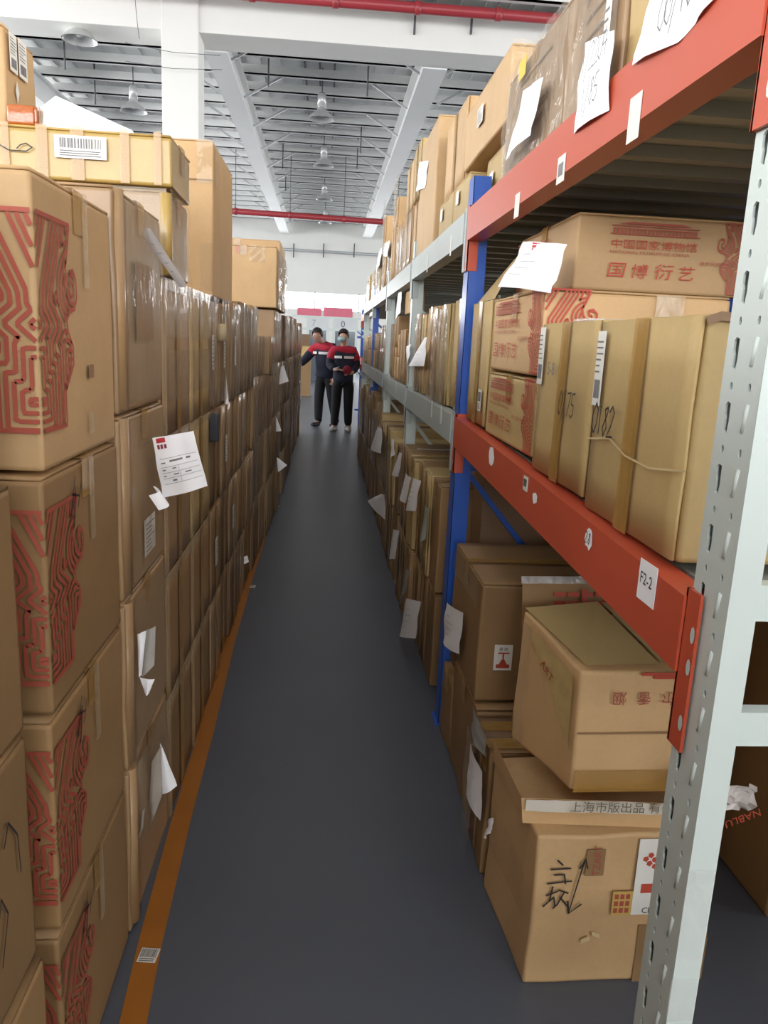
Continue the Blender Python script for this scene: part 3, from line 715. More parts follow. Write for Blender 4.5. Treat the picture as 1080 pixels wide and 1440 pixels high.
# white foam sheet
q = [P(78, 134, y=2.40), P(186, 183, y=2.40), P(186, 190, y=2.40), P(30, 188, y=2.40)]
bm = bmesh.new(); fr = [Vector(p) for p in q]; fr[1].z = max(fr[1].z, 2.036); fr[2] = Vector((fr[1].x + .01, 2.40, 2.036)); fr[3] = Vector((fr[3].x, 2.36, 2.036)); fr[0].y = 2.40
ptz = fr + [p + Vector((.0, .018, .0)) for p in fr]
add_pts(bm, ptz, [(0, 1, 2, 3), (7, 6, 5, 4), (0, 4, 5, 1), (1, 5, 6, 2), (2, 6, 7, 3), (3, 7, 4, 0)])
tag(done('foam_sheet', bm, plain('white_foam', (226, 230, 232), .6, noise_amt=.03, bump=.1), bevel=.003), 'white triangular corner of foam sheet standing on the long taped carton', 'foam sheet')
# papers on the left wall
o, pt, n = sheet('delivery_form', 'white printed form with red logo hanging out from the left wall', [P(214, 616, y=1.93), P(272, 606, y=1.93), P(292, 683, y=1.90), P(229, 700, y=1.94)], .012, curl=0, wav=.012)
sheet_print(o, pt, [(.08, .3, .02, .10)], REDL, 'red_logo'); sheet_print(o, pt, [(.08, .14, .13, .2), (.16, .22, .13, .2), (.25, .31, .13, .2)], plain('dark_red_ink', (150, 60, 70)), 'logo_lettering')
sheet_print(o, pt, [(.1, .95, .36, .366), (.1, .95, .5, .506), (.1, .95, .6, .606), (.1, .95, .7, .706), (.1, .95, .8, .806), (.5, .506, .5, .8), (.12, .22, .42, .44), (.32, .62, .40, .43), (.7, .8, .40, .43), (.12, .2, .54, .56), (.36, .45, .53, .55), (.36, .48, .64, .66), (.62, .76, .64, .66), (.12, .18, .65, .67), (.3, .4, .74, .77)], GREYINK)
bm = bmesh.new(); cL = P(222, 690, y=1.93); 
for k in range(9):
    t = k / 8 * math.pi * 1.1
    for s_ in (0, 1): bm.verts.new(cL + Vector((.018 * math.sin(t) + (.012 if s_ else -.012), -.012 * (1 - math.cos(t)), -.02 * (k / 8) - .0 + (-.025 if s_ else .012))))
bm.verts.ensure_lookup_table()
for k in range(8): bm.faces.new((bm.verts[2 * k], bm.verts[2 * k + 1], bm.verts[2 * k + 3], bm.verts[2 * k + 2])).smooth = True
done('curled_corner', bm, WHITEP, o, fix=False)
def slip(lab, quad, d='y', v=2.0, bulge=.008, mat=WHITEP, lines=True, grp=None, wav=.006, side=1):
    pts = [P(a, b, **{d: (v[i] if isinstance(v, (list, tuple)) else v)}) for i, (a, b) in enumerate(quad)]
    o, pt, n = sheet('paper_slip', lab, pts, bulge, mat, 5, 7, wav=wav, seed=quad[0][0] * .37, group=grp)
    slip.pt = pt
    if lines: sheet_print(o, pt, [(.2, .2 + .5 * ((k * 37 % 10) / 10 * .5 + .5), .25 + .15 * k, .257 + .15 * k) for k in range(4)], GREYINK, side=side)
    return o
slip('small folded white paper sticking out low on the second column, left wall', [(193, 892), (206, 886), (199, 950), (195, 950)], v=1.78, lines=False)
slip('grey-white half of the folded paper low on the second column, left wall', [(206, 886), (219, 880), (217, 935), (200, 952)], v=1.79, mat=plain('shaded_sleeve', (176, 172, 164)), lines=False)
slip('pointed white corner of folded paper below the grey-white half, left wall', [(196, 952), (217, 956), (210, 974), (205, 978)], v=1.78, lines=False)
slip('white triangular paper flaring toward the floor line, left wall', [(225, 1044), (227, 1048), (249, 1105), (228, 1117)], v=1.93, lines=False)
slip('crumpled plastic sleeve hanging beside the white triangular paper', [(213, 1072), (226, 1050), (228, 1118), (208, 1172)], v=1.92, mat=plain('milky_sleeve', (170, 160, 148), .3), lines=False, wav=.015)
slip('narrow torn paper strip left of the crumpled plastic sleeve', [(199, 1140), (204, 1136), (201, 1165), (192, 1188)], v=1.84, mat=plain('milky_sleeve', (170, 160, 148), .3), lines=False)
slip('long white plastic sleeve leaning across the top carton of the second column', [(190, 316), (212, 322), (262, 400), (252, 404)], v=[1.98, 2.02, 2.24, 2.22], lines=True, mat=plain('white_sleeve', (214, 210, 208), .3), wav=.01)
slip('thin strip of sleeve dangling below the long white plastic sleeve', [(204, 343), (211, 348), (214, 404), (208, 404)], v=2.1, lines=False, mat=plain('milky_sleeve', (170, 160, 148), .3))
slip('small pointed white slip on the film-wrapped cartons, left wall', [(316, 525), (318, 527), (322, 570), (313, 571)], v=3.62)
slip('white slip on the dark wrapped cartons near the workers', [(395, 516), (399, 514), (406, 536), (392, 541)], v=6.9)
slip('white slip low beside the shoes of the left worker', [(388, 587), (389, 587), (396, 606), (388, 607)], v=6.4)
slip('white triangular paper poking out just above the floor line', [(389, 643), (391, 644), (404, 654), (391, 664)], v=5.6)
slip('tiny white tab near the floor, left wall', [(343, 783), (348, 781), (350, 790), (343, 793)], v=4.4, lines=False)
bm = bmesh.new(); g = P(311, 462, y=3.42); lathe(bm, g, [(0, .02), (.022, .02), (.024, -.05), (0, -.05)], 12); tag(done('tape_roll_core', bm, plain('pale_card_tube', (196, 176, 140))), 'pale cardboard tube stuck on the film-wrapped cartons, left wall', 'card tube')
bm = bmesh.new(); g = P(297, 600, y=3.1); bx(bm, g.x - .01, g.x + .025, 3.10, 3.16, g.z - .06, g.z + .05); tag(done('black_bracket', bm, plain('black_plastic', (36, 36, 44), .4), bevel=.004), 'small black bracket on the edge of the left wall cartons', 'bracket')
# ================================================================== storage rack on the right (aisle face at x = 0.5)
XR = .5; DEP = 1.0
rack = empty('storage_rack', (XR, .86, 0), 'long two-level steel storage rack lining the right side of the aisle', 'storage rack')
def hole_cell(bm, y0, y1, z0, z1, kind, x):
    cy, cz = (y0 + y1) / 2, (z0 + z1) / 2; w, h = y1 - y0, z1 - z0
    if kind == 'slot': hp = [(-.10, -.36), (.12, -.30), (.12, -.02), (.20, .08), (.20, .30), (.06, .38), (-.14, .34), (-.16, -.1)]
    elif kind == 'dot': hp = [(.1 * math.cos(a), .22 * math.sin(a)) for a in [(-2.356 + k * .7854) for k in range(8)]]
    ou = [(-.5, -.5), (0, -.5), (.5, -.5), (.5, 0), (.5, .5), (0, .5), (-.5, .5), (-.5, 0)]
    # order hole points to start at lower left, going counter-clockwise
    hp = sorted(hp, key=lambda p: (math.atan2(p[1], p[0]) + math.pi * 1.75 - 1e-6 - math.pi) % (2 * math.pi))
    hp = sorted(hp, key=lambda p: math.atan2(p[1] * .6, p[0])); ou = sorted(ou, key=lambda p: math.atan2(p[1], p[0]))
    O = [bm.verts.new((x, cy + a * w, cz + b * h)) for a, b in ou]; I = [bm.verts.new((x, cy + a * w, cz + b * h)) for a, b in hp]
    I2 = [bm.verts.new((x + .003, v.co.y, v.co.z)) for v in I]
    for k in range(8):
        bm.faces.new((O[k], O[(k + 1) % 8], I[(k + 1) % 8], I[k])); bm.faces.new((I[k], I[(k + 1) % 8], I2[(k + 1) % 8], I2[k]))
def upright(y0, y1, x0, dx, z1, mat, holes=False, name='upright'):
    """open C profile post: slotted face to the aisle, plain flanges"""
    bm = bmesh.new(); t = .003; x1 = x0 + dx
    if holes:
        ym = (y0 + y1) / 2; p = .078; z = 0; lip = .006
        for (a, b) in ((y0, y0 + lip), (y1 - lip, y1)): add_pts(bm, [(x0, a, 0), (x0, b, 0), (x0, b, z1), (x0, a, z1)], [(0, 1, 2, 3)])
        add_pts(bm, [(x0, ym - .003, 0), (x0, ym + .003, 0), (x0, ym + .003, z1), (x0, ym - .003, z1)], [(0, 1, 2, 3)])
        while z < z1 - .01:
            zt = min(z + p, z1); zm = z + (zt - z) * .68
            hole_cell(bm, ym + .003, y1 - lip, z, zm, 'slot', x0); hole_cell(bm, ym + .003, y1 - lip, zm, zt, 'dot', x0)
            add_pts(bm, [(x0, y0 + lip, z), (x0, ym - .003, z), (x0, ym - .003, zm), (x0, y0 + lip, zm)], [(0, 1, 2, 3)])
            hole_cell(bm, y0 + lip, ym - .003, zm, zt, 'dot', x0)
            z = zt
    else: bx(bm, x0, x0 + t, y0, y1, 0, z1)
    bx(bm, x0 + .0005, x1, y0, y0 + t, 0, z1); bx(bm, x0 + .0005, x1, y1 - t, y1, 0, z1)
    bx(bm, x1 - t, x1, y0 + .0032, y1 - .0032, 0, z1)
    if holes:
        z = 0; ym = (y0 + y1) / 2
        while z < z1 - .08:
            tube(bm, (x0 + .001, (y0 + ym) / 2 + .004, z + .012), (x0 + .001, (y0 + ym) / 2 - .002, z + .046), .0035, 8); z += .078
    o = done(name, bm, mat, rack)
    bm = bmesh.new(); bx(bm, x0 - .012, x1 + .012, y0 - .012, y1 + .012, 0, .006); done('foot_plate', bm, mat, o)
    return o
def beam(ya, yb, za, zb, mat, hgt=.108, x=XR, name='beam', stickers=(), conn=True, connmat=None):
    """za / zb: top height at the near (ya) and far (yb) end"""
    bm = bmesh.new()
    for (x0, x1, d0, d1) in ((x - .012, x + .034, 0, hgt), (x + .0341, x + .046, .03, hgt)):
        add_pts(bm, [(x0, ya, za - d1), (x1, ya, za - d1), (x1, yb, zb - d1), (x0, yb, zb - d1), (x0, ya, za - d0), (x1, ya, za - d0), (x1, yb, zb - d0), (x0, yb, zb - d0)], BOXQ)
    o = done(name, bm, mat, rack)
    if conn:
        for (yy, zz, s) in ((ya, za, -1), (yb, zb, 1)):
            bm = bmesh.new(); L_ = .036
            y0_, y1_ = (yy - L_, yy + .003) if s < 0 else (yy - .003, yy + L_)
            bx(bm, x - .008, x - .0035, y0_, y1_, zz - .21, zz + .012)
            bx(bm, x - .008, x + .03, yy - .002 if s < 0 else y0_, yy + .002 if s < 0 else y0_ + .004, zz - .21, zz + .012)
            c_ = done('connector', bm, connmat or mat, o)
            bm = bmesh.new()
            for dz in (.045, .09, .17):
                ye = (y0_ + y1_) / 2 - .012; add_pts(bm, [(x - .0086, ye + .006 * math.cos(a), zz - dz + .012 * math.sin(a)) for a in [q * .7854 for q in range(8)]], [tuple(range(8))])
            done('hook_hole', bm, WHT, c_, fix=False)
    return o
zmid = lambda y: 1.19 + (min(y, 2.85) - .95) / 1.9 * .058
ztop = lambda y: 1.972 + .0 * y
posts = [(.862, .952), (2.85, 2.94), (4.66, 4.75), (6.55, 6.64), (8.5, 8.59), (10.4, 10.49), (12.3, 12.39), (14.2, 14.29)]
pm = [WHT, BLU, WHT, WHT, BLU, WHT, WHT, BLU]
for i, (a, b) in enumerate(posts):
    dx = .038 if i == 0 else .062
    XP = XR + (.13 if i >= 6 else 0)
    upright(a, b, XP, dx, 2.09 if i else 2.05, pm[i], holes=(i == 0))
    upright(a, b, XP + DEP - dx, dx, 2.05, pm[i])
    if i == 5: upright(10.5, 10.59, XR + .13, dx, 2.09, pm[i])
    # side frame ties between front and back posts
    ym = (a + b) / 2
    for zc in ((1.025, 1.2, .35) if i == 0 else (1.06, .3, 1.6)):
        bm = bmesh.new(); bx(bm, XR + dx, XR + DEP - dx, ym - .012, ym + .012, zc - (.024 if i == 0 else .018), zc + (.024 if i == 0 else .018)); done('frame_tie', bm, pm[i], rack)
    if i:
        bm = bmesh.new(); bar(bm, (XR + dx, ym + .014, 1.03), (XR + .55, ym + .014, .45), .04, .02); done('diagonal_brace', bm, pm[i], rack)
        bm = bmesh.new(); bar(bm, (XR + dx, ym + .014, 1.7), (XR + .6, ym + .014, 1.3), .035, .02); done('diagonal_brace', bm, pm[i], rack)
def xo(y): return .13 if y > 10.45 else 0
def step(y, w, gap=.012):
    for (a, b) in posts[1:5] + [(10.4, 10.59)] + posts[6:]:
        if y < b + gap and y + w > a - gap:
            if a - gap - y > .16: return y, a - gap - y, b + gap
            y = b + gap
    return y, w, y + w
mats = [ORG, GRY, GRY, GRY, GRY, GRY, ORG]
beams = []
for i in range(len(posts) - 1):
    ya, yb = posts[i][1], posts[i + 1][0]
    if i == 0: ya = .95
    if i == 5: ya = 10.6
    XP = XR + (.13 if i >= 5 else 0)
    bmid = beam(ya, yb, zmid(ya), zmid(yb), mats[i], x=XP); btop = beam(ya, yb, 1.98 if i else 1.975, 1.98, mats[i], x=XP)
    beams.append((bmid, btop))
    for zf, tg in ((lambda y: zmid(y) - .004, 'shelf_panel'), (lambda y: 1.975, 'shelf_panel')):
        bm = bmesh.new()
        bar(bm, (XR + DEP - .03, ya, zf(ya) - .05), (XR + DEP - .03, yb, zf(yb) - .05), .04, .1); done('back_beam', bm, mats[i] if i else GRY, rack)
        k = 0; yy = ya + .01; npn = 6 if i == 0 else 4; wv = (yb - ya - .02) / npn
        for k in range(npn):
            y0_, y1_ = yy + k * wv + .002, yy + (k + 1) * wv - .002
            bm = bmesh.new(); z0_, z1_ = zf(y0_), zf(y1_); x0_, x1_ = XP + .048, XP + DEP - .05
            add_pts(bm, [(x0_, y0_, z0_ - .012), (x1_, y0_, z0_ - .012), (x1_, y1_, z1_ - .012), (x0_, y1_, z1_ - .012), (x0_, y0_, z0_), (x1_, y0_, z0_), (x1_, y1_, z1_), (x0_, y1_, z1_)], BOXQ)
            for q in range(2):
                yc = y0_ + (y1_ - y0_) * (.25 + .5 * q); bx(bm, x0_, x1_, yc - .02, yc + .02, zf(yc) - .04, zf(yc) - .0125)
            done(tg, bm, DECK, rack)
# labels stuck on the beams (parts of the beam)
def on_beam(i, top, px, py, w, h, kind, mat=LABELM, name='beam_sticker', torn=False):
    b = beams[i][top]; g = P(px, py, x=XR - .013)
    Fb = Frame((XR - .0125, g.y + w / 2, g.z - h / 2), (0, -1, 0), (0, 0, 1))
    bm = bmesh.new()
    if torn:
        n_ = 11; r_ = random.Random(int(px)); pp = [Fb.p(w / 2 + w / 2 * r_.uniform(.65, 1.1) * math.cos(t), h / 2 + h / 2 * r_.uniform(.65, 1.1) * math.sin(t), .001) for t in [2 * math.pi * k / n_ for k in range(n_)]]
        add_pts(bm, pp, [tuple(range(n_))])
    else: slab(bm, Fb, 0, w, 0, h, .0003, .001)
    s = done(name, bm, mat, b, fix=not torn)
    return s, Fb
s, Fb = on_beam(0, 0, 910, 820, .062, .062, None, WHITEP, 'location_label')
text('printed_location_code', 'F2-2', Fb, .006, .026, .026, INK, s, c=.0016, sx=.95)
s, Fb = on_beam(0, 0, 828, 757, .05, .045, None, WHITEP, torn=True)
scrawl('pen_number', '28', Fb, .006, .012, .022, .002, INK, s)
on_beam(0, 0, 752, 700, .045, .03, None, WHITEP, torn=True)
s, Fb = on_beam(0, 0, 739, 680, .04, .035, None); bm = bmesh.new()
for k in range(6): slab(bm, Fb, .006 + k * .0045, .008 + k * .0045, .01, .028, .0012, .0015)
done('barcode', bm, INK, s)
on_beam(0, 0, 691, 641, .085, .06, None, WHITEP, torn=True)
s, Fb = on_beam(0, 1, 892, 166, .05, .07, None, LABELM)
s, Fb = on_beam(0, 1, 789, 238, .055, .055, None, LABELM); bm = bmesh.new()
for k in range(7): slab(bm, Fb, .01 + k * .005, .0125 + k * .005, .014, .04, .0012, .0015)
done('barcode', bm, GREYINK, s)
s, Fb = on_beam(0, 1, 727, 289, .05, .06, None, LABELM)
for (px, py) in ((571, 556), (557, 545), (607, 575), (620, 583)): on_beam(1, 0, px, py, .035, .075, None, LABELM)
for (px, py) in ((634, 345), (601, 371)): on_beam(1, 1, px, py, .03, .08, None, LABELM)
for (px, py) in ((548, 532), (540, 528)): on_beam(2, 0, px, py, .04, .07, None, LABELM)
# (offset far bays)
# film scraps taped round the near white post
post0 = [o_ for o_ in rack.children if o_.name.startswith('upright')][0]
Fp0 = Frame((XR, .862, .60), (1, 0, 0), (0, 0, 1))
film(post0, Fp0, -.002, .036, .10, .24, .002, .003, 12, SCRAP, 'tape_scrap', 21); film(post0, Fp0, -.002, .036, .0, .07, .002, .003, 12, SCRAP, 'tape_scrap', 22)
# ------------------------------------------------------------------ near bay, mid shelf
zs = lambda y: zmid(y) + .0
o, F, D = carton('large olive carton marked 0182 at the near end of the middle shelf', .515, .99, 1.05, 1.445, 1.207, 1.562, OLV, open_='x-', detail=2, dent=.003)
f = F['x-']
sticker(o, f, .012, .052, .20, .335, 'waybill', c=.006)
scrawl('marker_number', '0182', f, .02, .15, .055, .0042, INK, o, adv=.5, c=.0075)
bm = bmesh.new(); ribbon(bm, f, [(0.005, .135), (.12, .15), (.2, .13), (.3, .125), (.42, .14)], .0035, .007); done('crease', bm, EDGE, o, fix=False)
# torn lip of the flap along the upper near edge
bm = bmesh.new(); ribbon(bm, F['y-'], [(0.0, .345), (.02, .352), (.1, .346), (.3, .35)], .012, .003); done('torn_lip', bm, DRK, o, fix=False)
o, F, D = carton('olive carton marked 0175 next to the one marked 0182', .515, .97, 1.455, 1.845, 1.2205, 1.566, OLV, open_='x-', detail=2, dent=.003)
f = F['x-']; sticker(o, f, .015, .055, .205, .335, 'waybill', c=.006)
scrawl('marker_number', '0/75', f, .20, .15, .05, .0035, INK, o, adv=.55, c=.0075)
text('printed_code', '5-8', f, .1, .23, .04, GREYINK, o, c=.0075)
bm = bmesh.new(); slab(bm, Frame((.53, 1.47, 1.567), (1, 0, 0), (0, 1, 0)), .0, .14, .1, .2, 0, .004); done('folded_bubble_film', bm, BAG, o)
def museum_print(o, F, A, B, s=1.0, a0=None, cm=REDP, comp=1.0):
    """temple front, Chinese title, English title, brush title; A width, B height of the face"""
    a = a0 if a0 is not None else A * .16; bm = bmesh.new(); w = A * .5
    y = B * .76
    for k, (p, q) in enumerate(((0, .04), (.06, .09))): slab(bm, F, a + w * p * .3, a + w * (1 - p * .3), y + B * (.09 - k * .035), y + B * (.105 - k * .035), .001, .0015)
    add_pts(bm, [F.p(a + w * .08, y + B * .12, .0014), F.p(a + w * .92, y + B * .12, .0014), F.p(a + w * .80, y + B * .15, .0014), F.p(a + w * .2, y + B * .15, .0014)], [(0, 1, 2, 3)])
    for k in range(22): slab(bm, F, a + w * (.02 + k * .0445), a + w * (.04 + k * .0445), y - B * .0, y + B * .05, .001, .0014)
    slab(bm, F, a - w * .01, a + w * 1.01, y - B * .015, y, .001, .0014)
    done('printed_building', bm, REDB, o, fix=False)
    h1 = B * .13; text('printed_lettering', '中国国家博物馆', F, a, B * .575, h1, cm, o, c=.0014, sx=w / (7.0 * h1) )
    text('printed_lettering', 'NATIONAL MUSEUM OF CHINA', F, a, B * .50, B * .055, REDB, o, c=.0014, sx=w / (15.6 * B * .055))
    h2 = B * .22
    for k, ch in enumerate('国博衍艺'): text('printed_lettering', ch, F, a - w * .02 + w * .27 * k, B * .2, h2 * (1 - .08 * (k % 2)), cm, o, c=.0016, sx=w * .9 / (4.0 * h2), shear=.12)
    text('printed_lettering', '豪步风送贺平台..', F, a + w * 1.04, B * .40, B * .06, REDB, o, c=.0014, sx=w * .45 / (7.6 * B * .06))
for k, (z0, z1, lab) in enumerate([(1.240, 1.436, 'lower of two museum cartons with red mask corner on the middle shelf'), (1.44, 1.655, 'upper of two museum cartons with red mask corner, behind the olive cartons')]):
    o, F, D = carton(lab, .52, .98, 1.875, 2.45, z0, z1, OLV if k == 0 else TAN, open_='z', detail=2, dent=.003, seam='h')
    h = z1 - z0; fy = Frame((.52, 1.875, z0), (0, -1, 0), (0, 0, 1)); fx = Frame((.52, 1.875, z0), (1, 0, 0), (0, 0, 1))
    fs = Frame((.52, 1.875, z0), (0, -1, 0), (0, 0, 1))
    motif(o, Frame((.52, 1.875, z0), (0, -1, 0), (0, 0, 1)), True, .13, h * .92, h * .04, w=.0048, mat=REDP); motif(o, fx, False, .13, h * .92, h * .04, w=.0048, mat=REDP)
    museum_print(o, F['x-'], .575, h, a0=.06)
    if k == 1:
        text('printed_lettering', "'ART", F['y-'], .15, .075, .085, REDB, o, c=.0014)
        bm = bmesh.new(); slab(bm, F['y-'], .27, .34, .0, h - .01, .004, .0048); t_ = done('packing_tape', bm, CTAPE, o)
        film(o, F['y-'], .26, .33, h - .09, h, .006, .007, 9, plain('pink_foil', (206, 80, 90), .15, coat=.6), 'foil_scrap', 41) if False else None
o, F, D = carton('plain olive carton between the museum cartons and the blue post', .52, .98, 2.47, 2.79, 1.25, 1.655, OLV, open_='x-', detail=2, dent=.003)
scrawl('marker_number', '177', F['x-'], .1, .24, .05, .0025, GREYINK, o, adv=.6, c=.0075)
s = sticker(o, F['x-'], .24, .29, .05, .12, 'barcode', c=.006)
bm = bmesh.new()
add_pts(bm, [(.53, 2.5, 1.657), (.53, 2.78, 1.657), (.61, 2.79, 1.76), (.60, 2.5, 1.80)], [(0, 1, 2, 3)])
done('raised_flap', bm, OLV, o, fix=False)
o, F, D = carton('wide museum carton with red building and brush lettering, top of the pile', .622, 1.08, 2.0, 2.60, 1.66, 1.852, TAN, open_='z', detail=2, dent=.002, seam='h')
museum_print(o, F['y-'], .458, .185, a0=.085)
fc = Frame((1.08, 2.0, 1.66), (1, 0, 0), (0, 0, 1)); motif(o, fc, True, .09, .17, .008, w=.0032)
fs = Frame((.622, 2.60, 1.66), (0, -1, 0), (0, 0, 1)); motif(o, fs, False, .10, .16, .01, w=.0032)
text('printed_lettering', 'TZAR', F['x-'], .26, .12, .045, REDP, o, c=.0014, sx=1.0)
# boxes farther back on the near shelves
o, F, D = carton('dark carton deep on the middle shelf behind the large olive carton', 1.1, 1.44, 1.05, 1.5, 1.21, 1.53, TAN, open_='z', detail=1)
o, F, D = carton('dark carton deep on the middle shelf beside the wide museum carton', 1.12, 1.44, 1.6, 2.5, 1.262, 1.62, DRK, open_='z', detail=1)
# ------------------------------------------------------------------ near bay, top shelf
T0 = 1.983
tops = [(1.02 - .42, 1.49, .345, OLV, 'nearest carton on the top shelf, big white sheet hung on it'), (1.50, 1.825, .33, WRP, 'film-wrapped carton on the top shelf with sheet and narrow label'), (1.835, 2.45, .285, WRP, 'film-wrapped carton at the far end of the red top shelf')]
tops[0] = (1.0, 1.485, .345, OLV, tops[0][4])
TB = []
for k, (y0, y1, h, m, lab) in enumerate(tops):
    o, F, D = carton(lab, .515, .98, y0, y1, T0, T0 + h, m, open_='z', detail=2, dent=.008, seam='h'); TB.append(o)
    if k: film(o, F['x-'], .01, y1 - y0 - .01, .0, h, .006, .009, 18, FILM, 'stretch_film', 50 + k)
    A_ = y1 - y0
    if k:
        bm = bmesh.new(); r_ = random.Random(k)
        for q in range(5): slab(bm, F['x-'], A_ * .25, A_ * r_.uniform(.5, .8), h * (.3 + .12 * q), h * (.33 + .12 * q), .001, .0014)
        done('faded_print', bm, plain('faded_print_ink', (150, 128, 104)), o)
        bm = bmesh.new(); slab(bm, F['x-'], A_ * .3, A_ * .42, h * .8, h * .97, .009, .0095); done('yellow_sticker', bm, plain('yellow_tape', (226, 190, 60)), o)
    if k == 1: sticker(o, F['x-'], A_ * .78, A_ * .88, h * .05, h * .5, 'lines', c=.008)
    if k == 2: text('printed_code', '0310', F['x-'], A_ * .15, h * .06, .07, GREYINK, o, c=.01)
# ------------------------------------------------------------------ top shelf cartons past the blue post
data = [(2.50, 3.04, .20, .578, 1.0, OLV, 'carton behind the blue post top, under the tan taped carton', 0), (2.52, 3.3, .22, .53, 1.05, TAN, 'tan carton with glossy taped corner standing above the blue post', 1),
        (3.06, 3.42, .17, .52, 1.0, OLV, 'low carton with white tag past the blue post on the top shelf', 0), (3.44, 3.86, .17, .52, 1.0, OLV, 'low open-flapped carton beside the tall tan carton on the top shelf', 0),
        (3.32, 3.86, .33, .54, 1.0, TAN, 'carton stacked over the low open-flapped carton, top shelf', 2), (3.95, 4.62, .60, .505, 1.0, TAN, 'tallest tan carton on the top shelf with a white sheet', 3)]
z = T0
for (y0, y1, h, x0, x1, m, lab, lev) in data:
    zb = T0 + {0: 0, 1: .203, 2: .173, 3: 0}[lev]
    o, F, D = carton(lab, x0, x1, y0, y1 - .006, zb + .002, zb + h, m, open_='x-' if lev == 2 else 'z', detail=2, dent=.004, seam='v')
    if lev == 1:
        film(o, F['y-'], 0, .06, 0, h, .003, .008, 14, CTAPE, 'clear_tape_wrap', 61); sticker(o, F['x-'], .3, .4, .09, .15, 'lines')
    if lev == 0: sticker(o, F['x-'], .1, .16, .08, .13, None)
# a small run of narrower cartons farther on, top shelf
y = 4.68; c = 0
while y < 13.0:
    w = (R_.uniform(.28, .46) if y < 8 else R_.uniform(.4, .6)); h = R_.choice([.33, .36, .4, .42]) if y < 8.6 else R_.uniform(.3, .5)
    if c == 0: w, h = .36, .37
    y, w, yn = step(y, w)
    lab = 'carton on the top shelf, %s past the tallest tan carton' % ORD[c]
    o, F, D = carton(lab, .515 + R_.uniform(-.01, .02) + xo(y), .96 + xo(y), y, y + w - .008, T0 + .004, T0 + h, R_.choice([OLV, TAN, OLV, WRP]), group='cartons along the far top shelf', open_='x-', detail=1, dent=.006)
    if c in (0, 1, 4, 7):
        o, F, D = carton('upper carton riding on the %s top-shelf carton past the tallest' % ORD[c], .52 + xo(y), .95 + xo(y), y + .01, y + w - .01, T0 + h + .002, T0 + h + [.32, .30, .24, .26, .22, .2, .2, .25][c], OLV if c == 0 else TAN, group='cartons along the far top shelf', open_='x-', detail=1, dent=.006)
    if c in (2, 3, 5, 9): sticker(o, F['x-'], .05, .15, .08, .26, 'lines', WHITEP)
    if y > 5.5: film(o, F['x-'], 0, w - .02, 0, h - .02, .006, .01, 12, FILM, 'stretch_film', c)
    y = yn; c += 1
# ------------------------------------------------------------------ mid shelf past the blue post
y = 2.97; c = 0; Zm = 1.252
mid = [(.34, .44, OLV), (.24, .43, OLV), (.22, .42, WRP), (.3, .44, TAN), (.2, .41, OLV), (.22, .42, WRP)]
while y < 13.0:
    if c < len(mid): w, h, m = mid[c]
    else: w, h, m = (R_.uniform(.28, .44) if y < 8 else R_.uniform(.4, .6)), R_.uniform(.32, .46), R_.choice([OLV, WRP, TAN, BRN])
    y, w, yn = step(y, w)
    two = c >= 6 and R_.random() < .5
    lab = 'carton on the middle shelf, %s past the blue post' % ORD[c]
    o, F, D = carton(lab, .52 + R_.uniform(-.01, .02) + xo(y), .96 + xo(y), y, y + w - .008, Zm, Zm + (h if not two else h * .5), m, group='cartons along the far middle shelf', open_='x-', detail=1 if c > 5 else 2, dent=.006, tape=CTAPE if c % 3 == 1 else TAPE)
    if two:
        o, F, D = carton('upper of the stacked pair at the %s spot past the blue post, middle shelf' % ORD[c], .53 + xo(y), .95 + xo(y), y + .01, y + w - .015, Zm + h * .5 + .003, Zm + h, m, group='cartons along the far middle shelf', open_='x-', detail=1, dent=.006)
    if c in (1, 2, 5): film(o, F['x-'], 0, w - .02, 0, h - .02, .006, .006, 12, FILM, 'stretch_film', c + 70)
    if y > 6.6: film(o, F['x-'], 0, w - .02, 0, h * .5, .006, .01, 12, FILM, 'stretch_film', c + 70)
    if c in (3, 6): 
        bm = bmesh.new(); r_ = random.Random(c)
        for q in range(6): slab(bm, F['x-'], .04, .05, .06 + q * .05, .09 + q * .05, .007, .0075)
        done('printed_marks', bm, GREYINK, o)
    y = yn; c += 1
o, F, D = carton('narrow upright carton with a white slip on its edge, above the second bay', .53, .62, 5.05, 5.38, Zm + .45, Zm + .60, TAN, open_='z', detail=1)
# striped dark carton at the back of the second bay
for k in range(3):
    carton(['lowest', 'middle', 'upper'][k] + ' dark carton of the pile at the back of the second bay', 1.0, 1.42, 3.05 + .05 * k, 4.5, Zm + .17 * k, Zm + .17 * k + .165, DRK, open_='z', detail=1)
# ------------------------------------------------------------------ floor level, near bay pile
def skewbox(name, lab, quad, z0, z1, mat, top=None, **kw):
    """carton from a four-corner footprint (near-left, near-right, far-right, far-left); top heights per corner"""
    bm = bmesh.new(); tz = top or [z1] * 4
    add_pts(bm, [(x, y, z0) for x, y in quad] + [(x, y, t) for (x, y), t in zip(quad, tz)], BOXQ)
    bmesh.ops.recalc_face_normals(bm, faces=bm.faces)
    bmesh.ops.bevel(bm, geom=bm.edges[:], offset=.008, segments=2, profile=.7, affect='EDGES')
    bmesh.ops.subdivide_edges(bm, edges=[e for e in bm.edges if e.calc_length() > .06], cuts=5, use_grid_fill=True)
    for v in bm.verts:
        n = noise.noise_vector(v.co * 6); v.co += Vector((n.x, n.y, n.z if v.co.z > z0 + .03 else 0)) * .008; v.co.z = max(v.co.z, z0)
    for f in bm.faces: f.smooth = f.calc_area() < .003
    c = Vector((sum(p[0] for p in quad) / 4, sum(p[1] for p in quad) / 4, z0))
    for v in bm.verts: v.co -= c
    me = bpy.data.meshes.new(name); bm.to_mesh(me); bm.free()
    o = link(name, me, mat); o.location = c; tag(o, lab, 'box'); return o
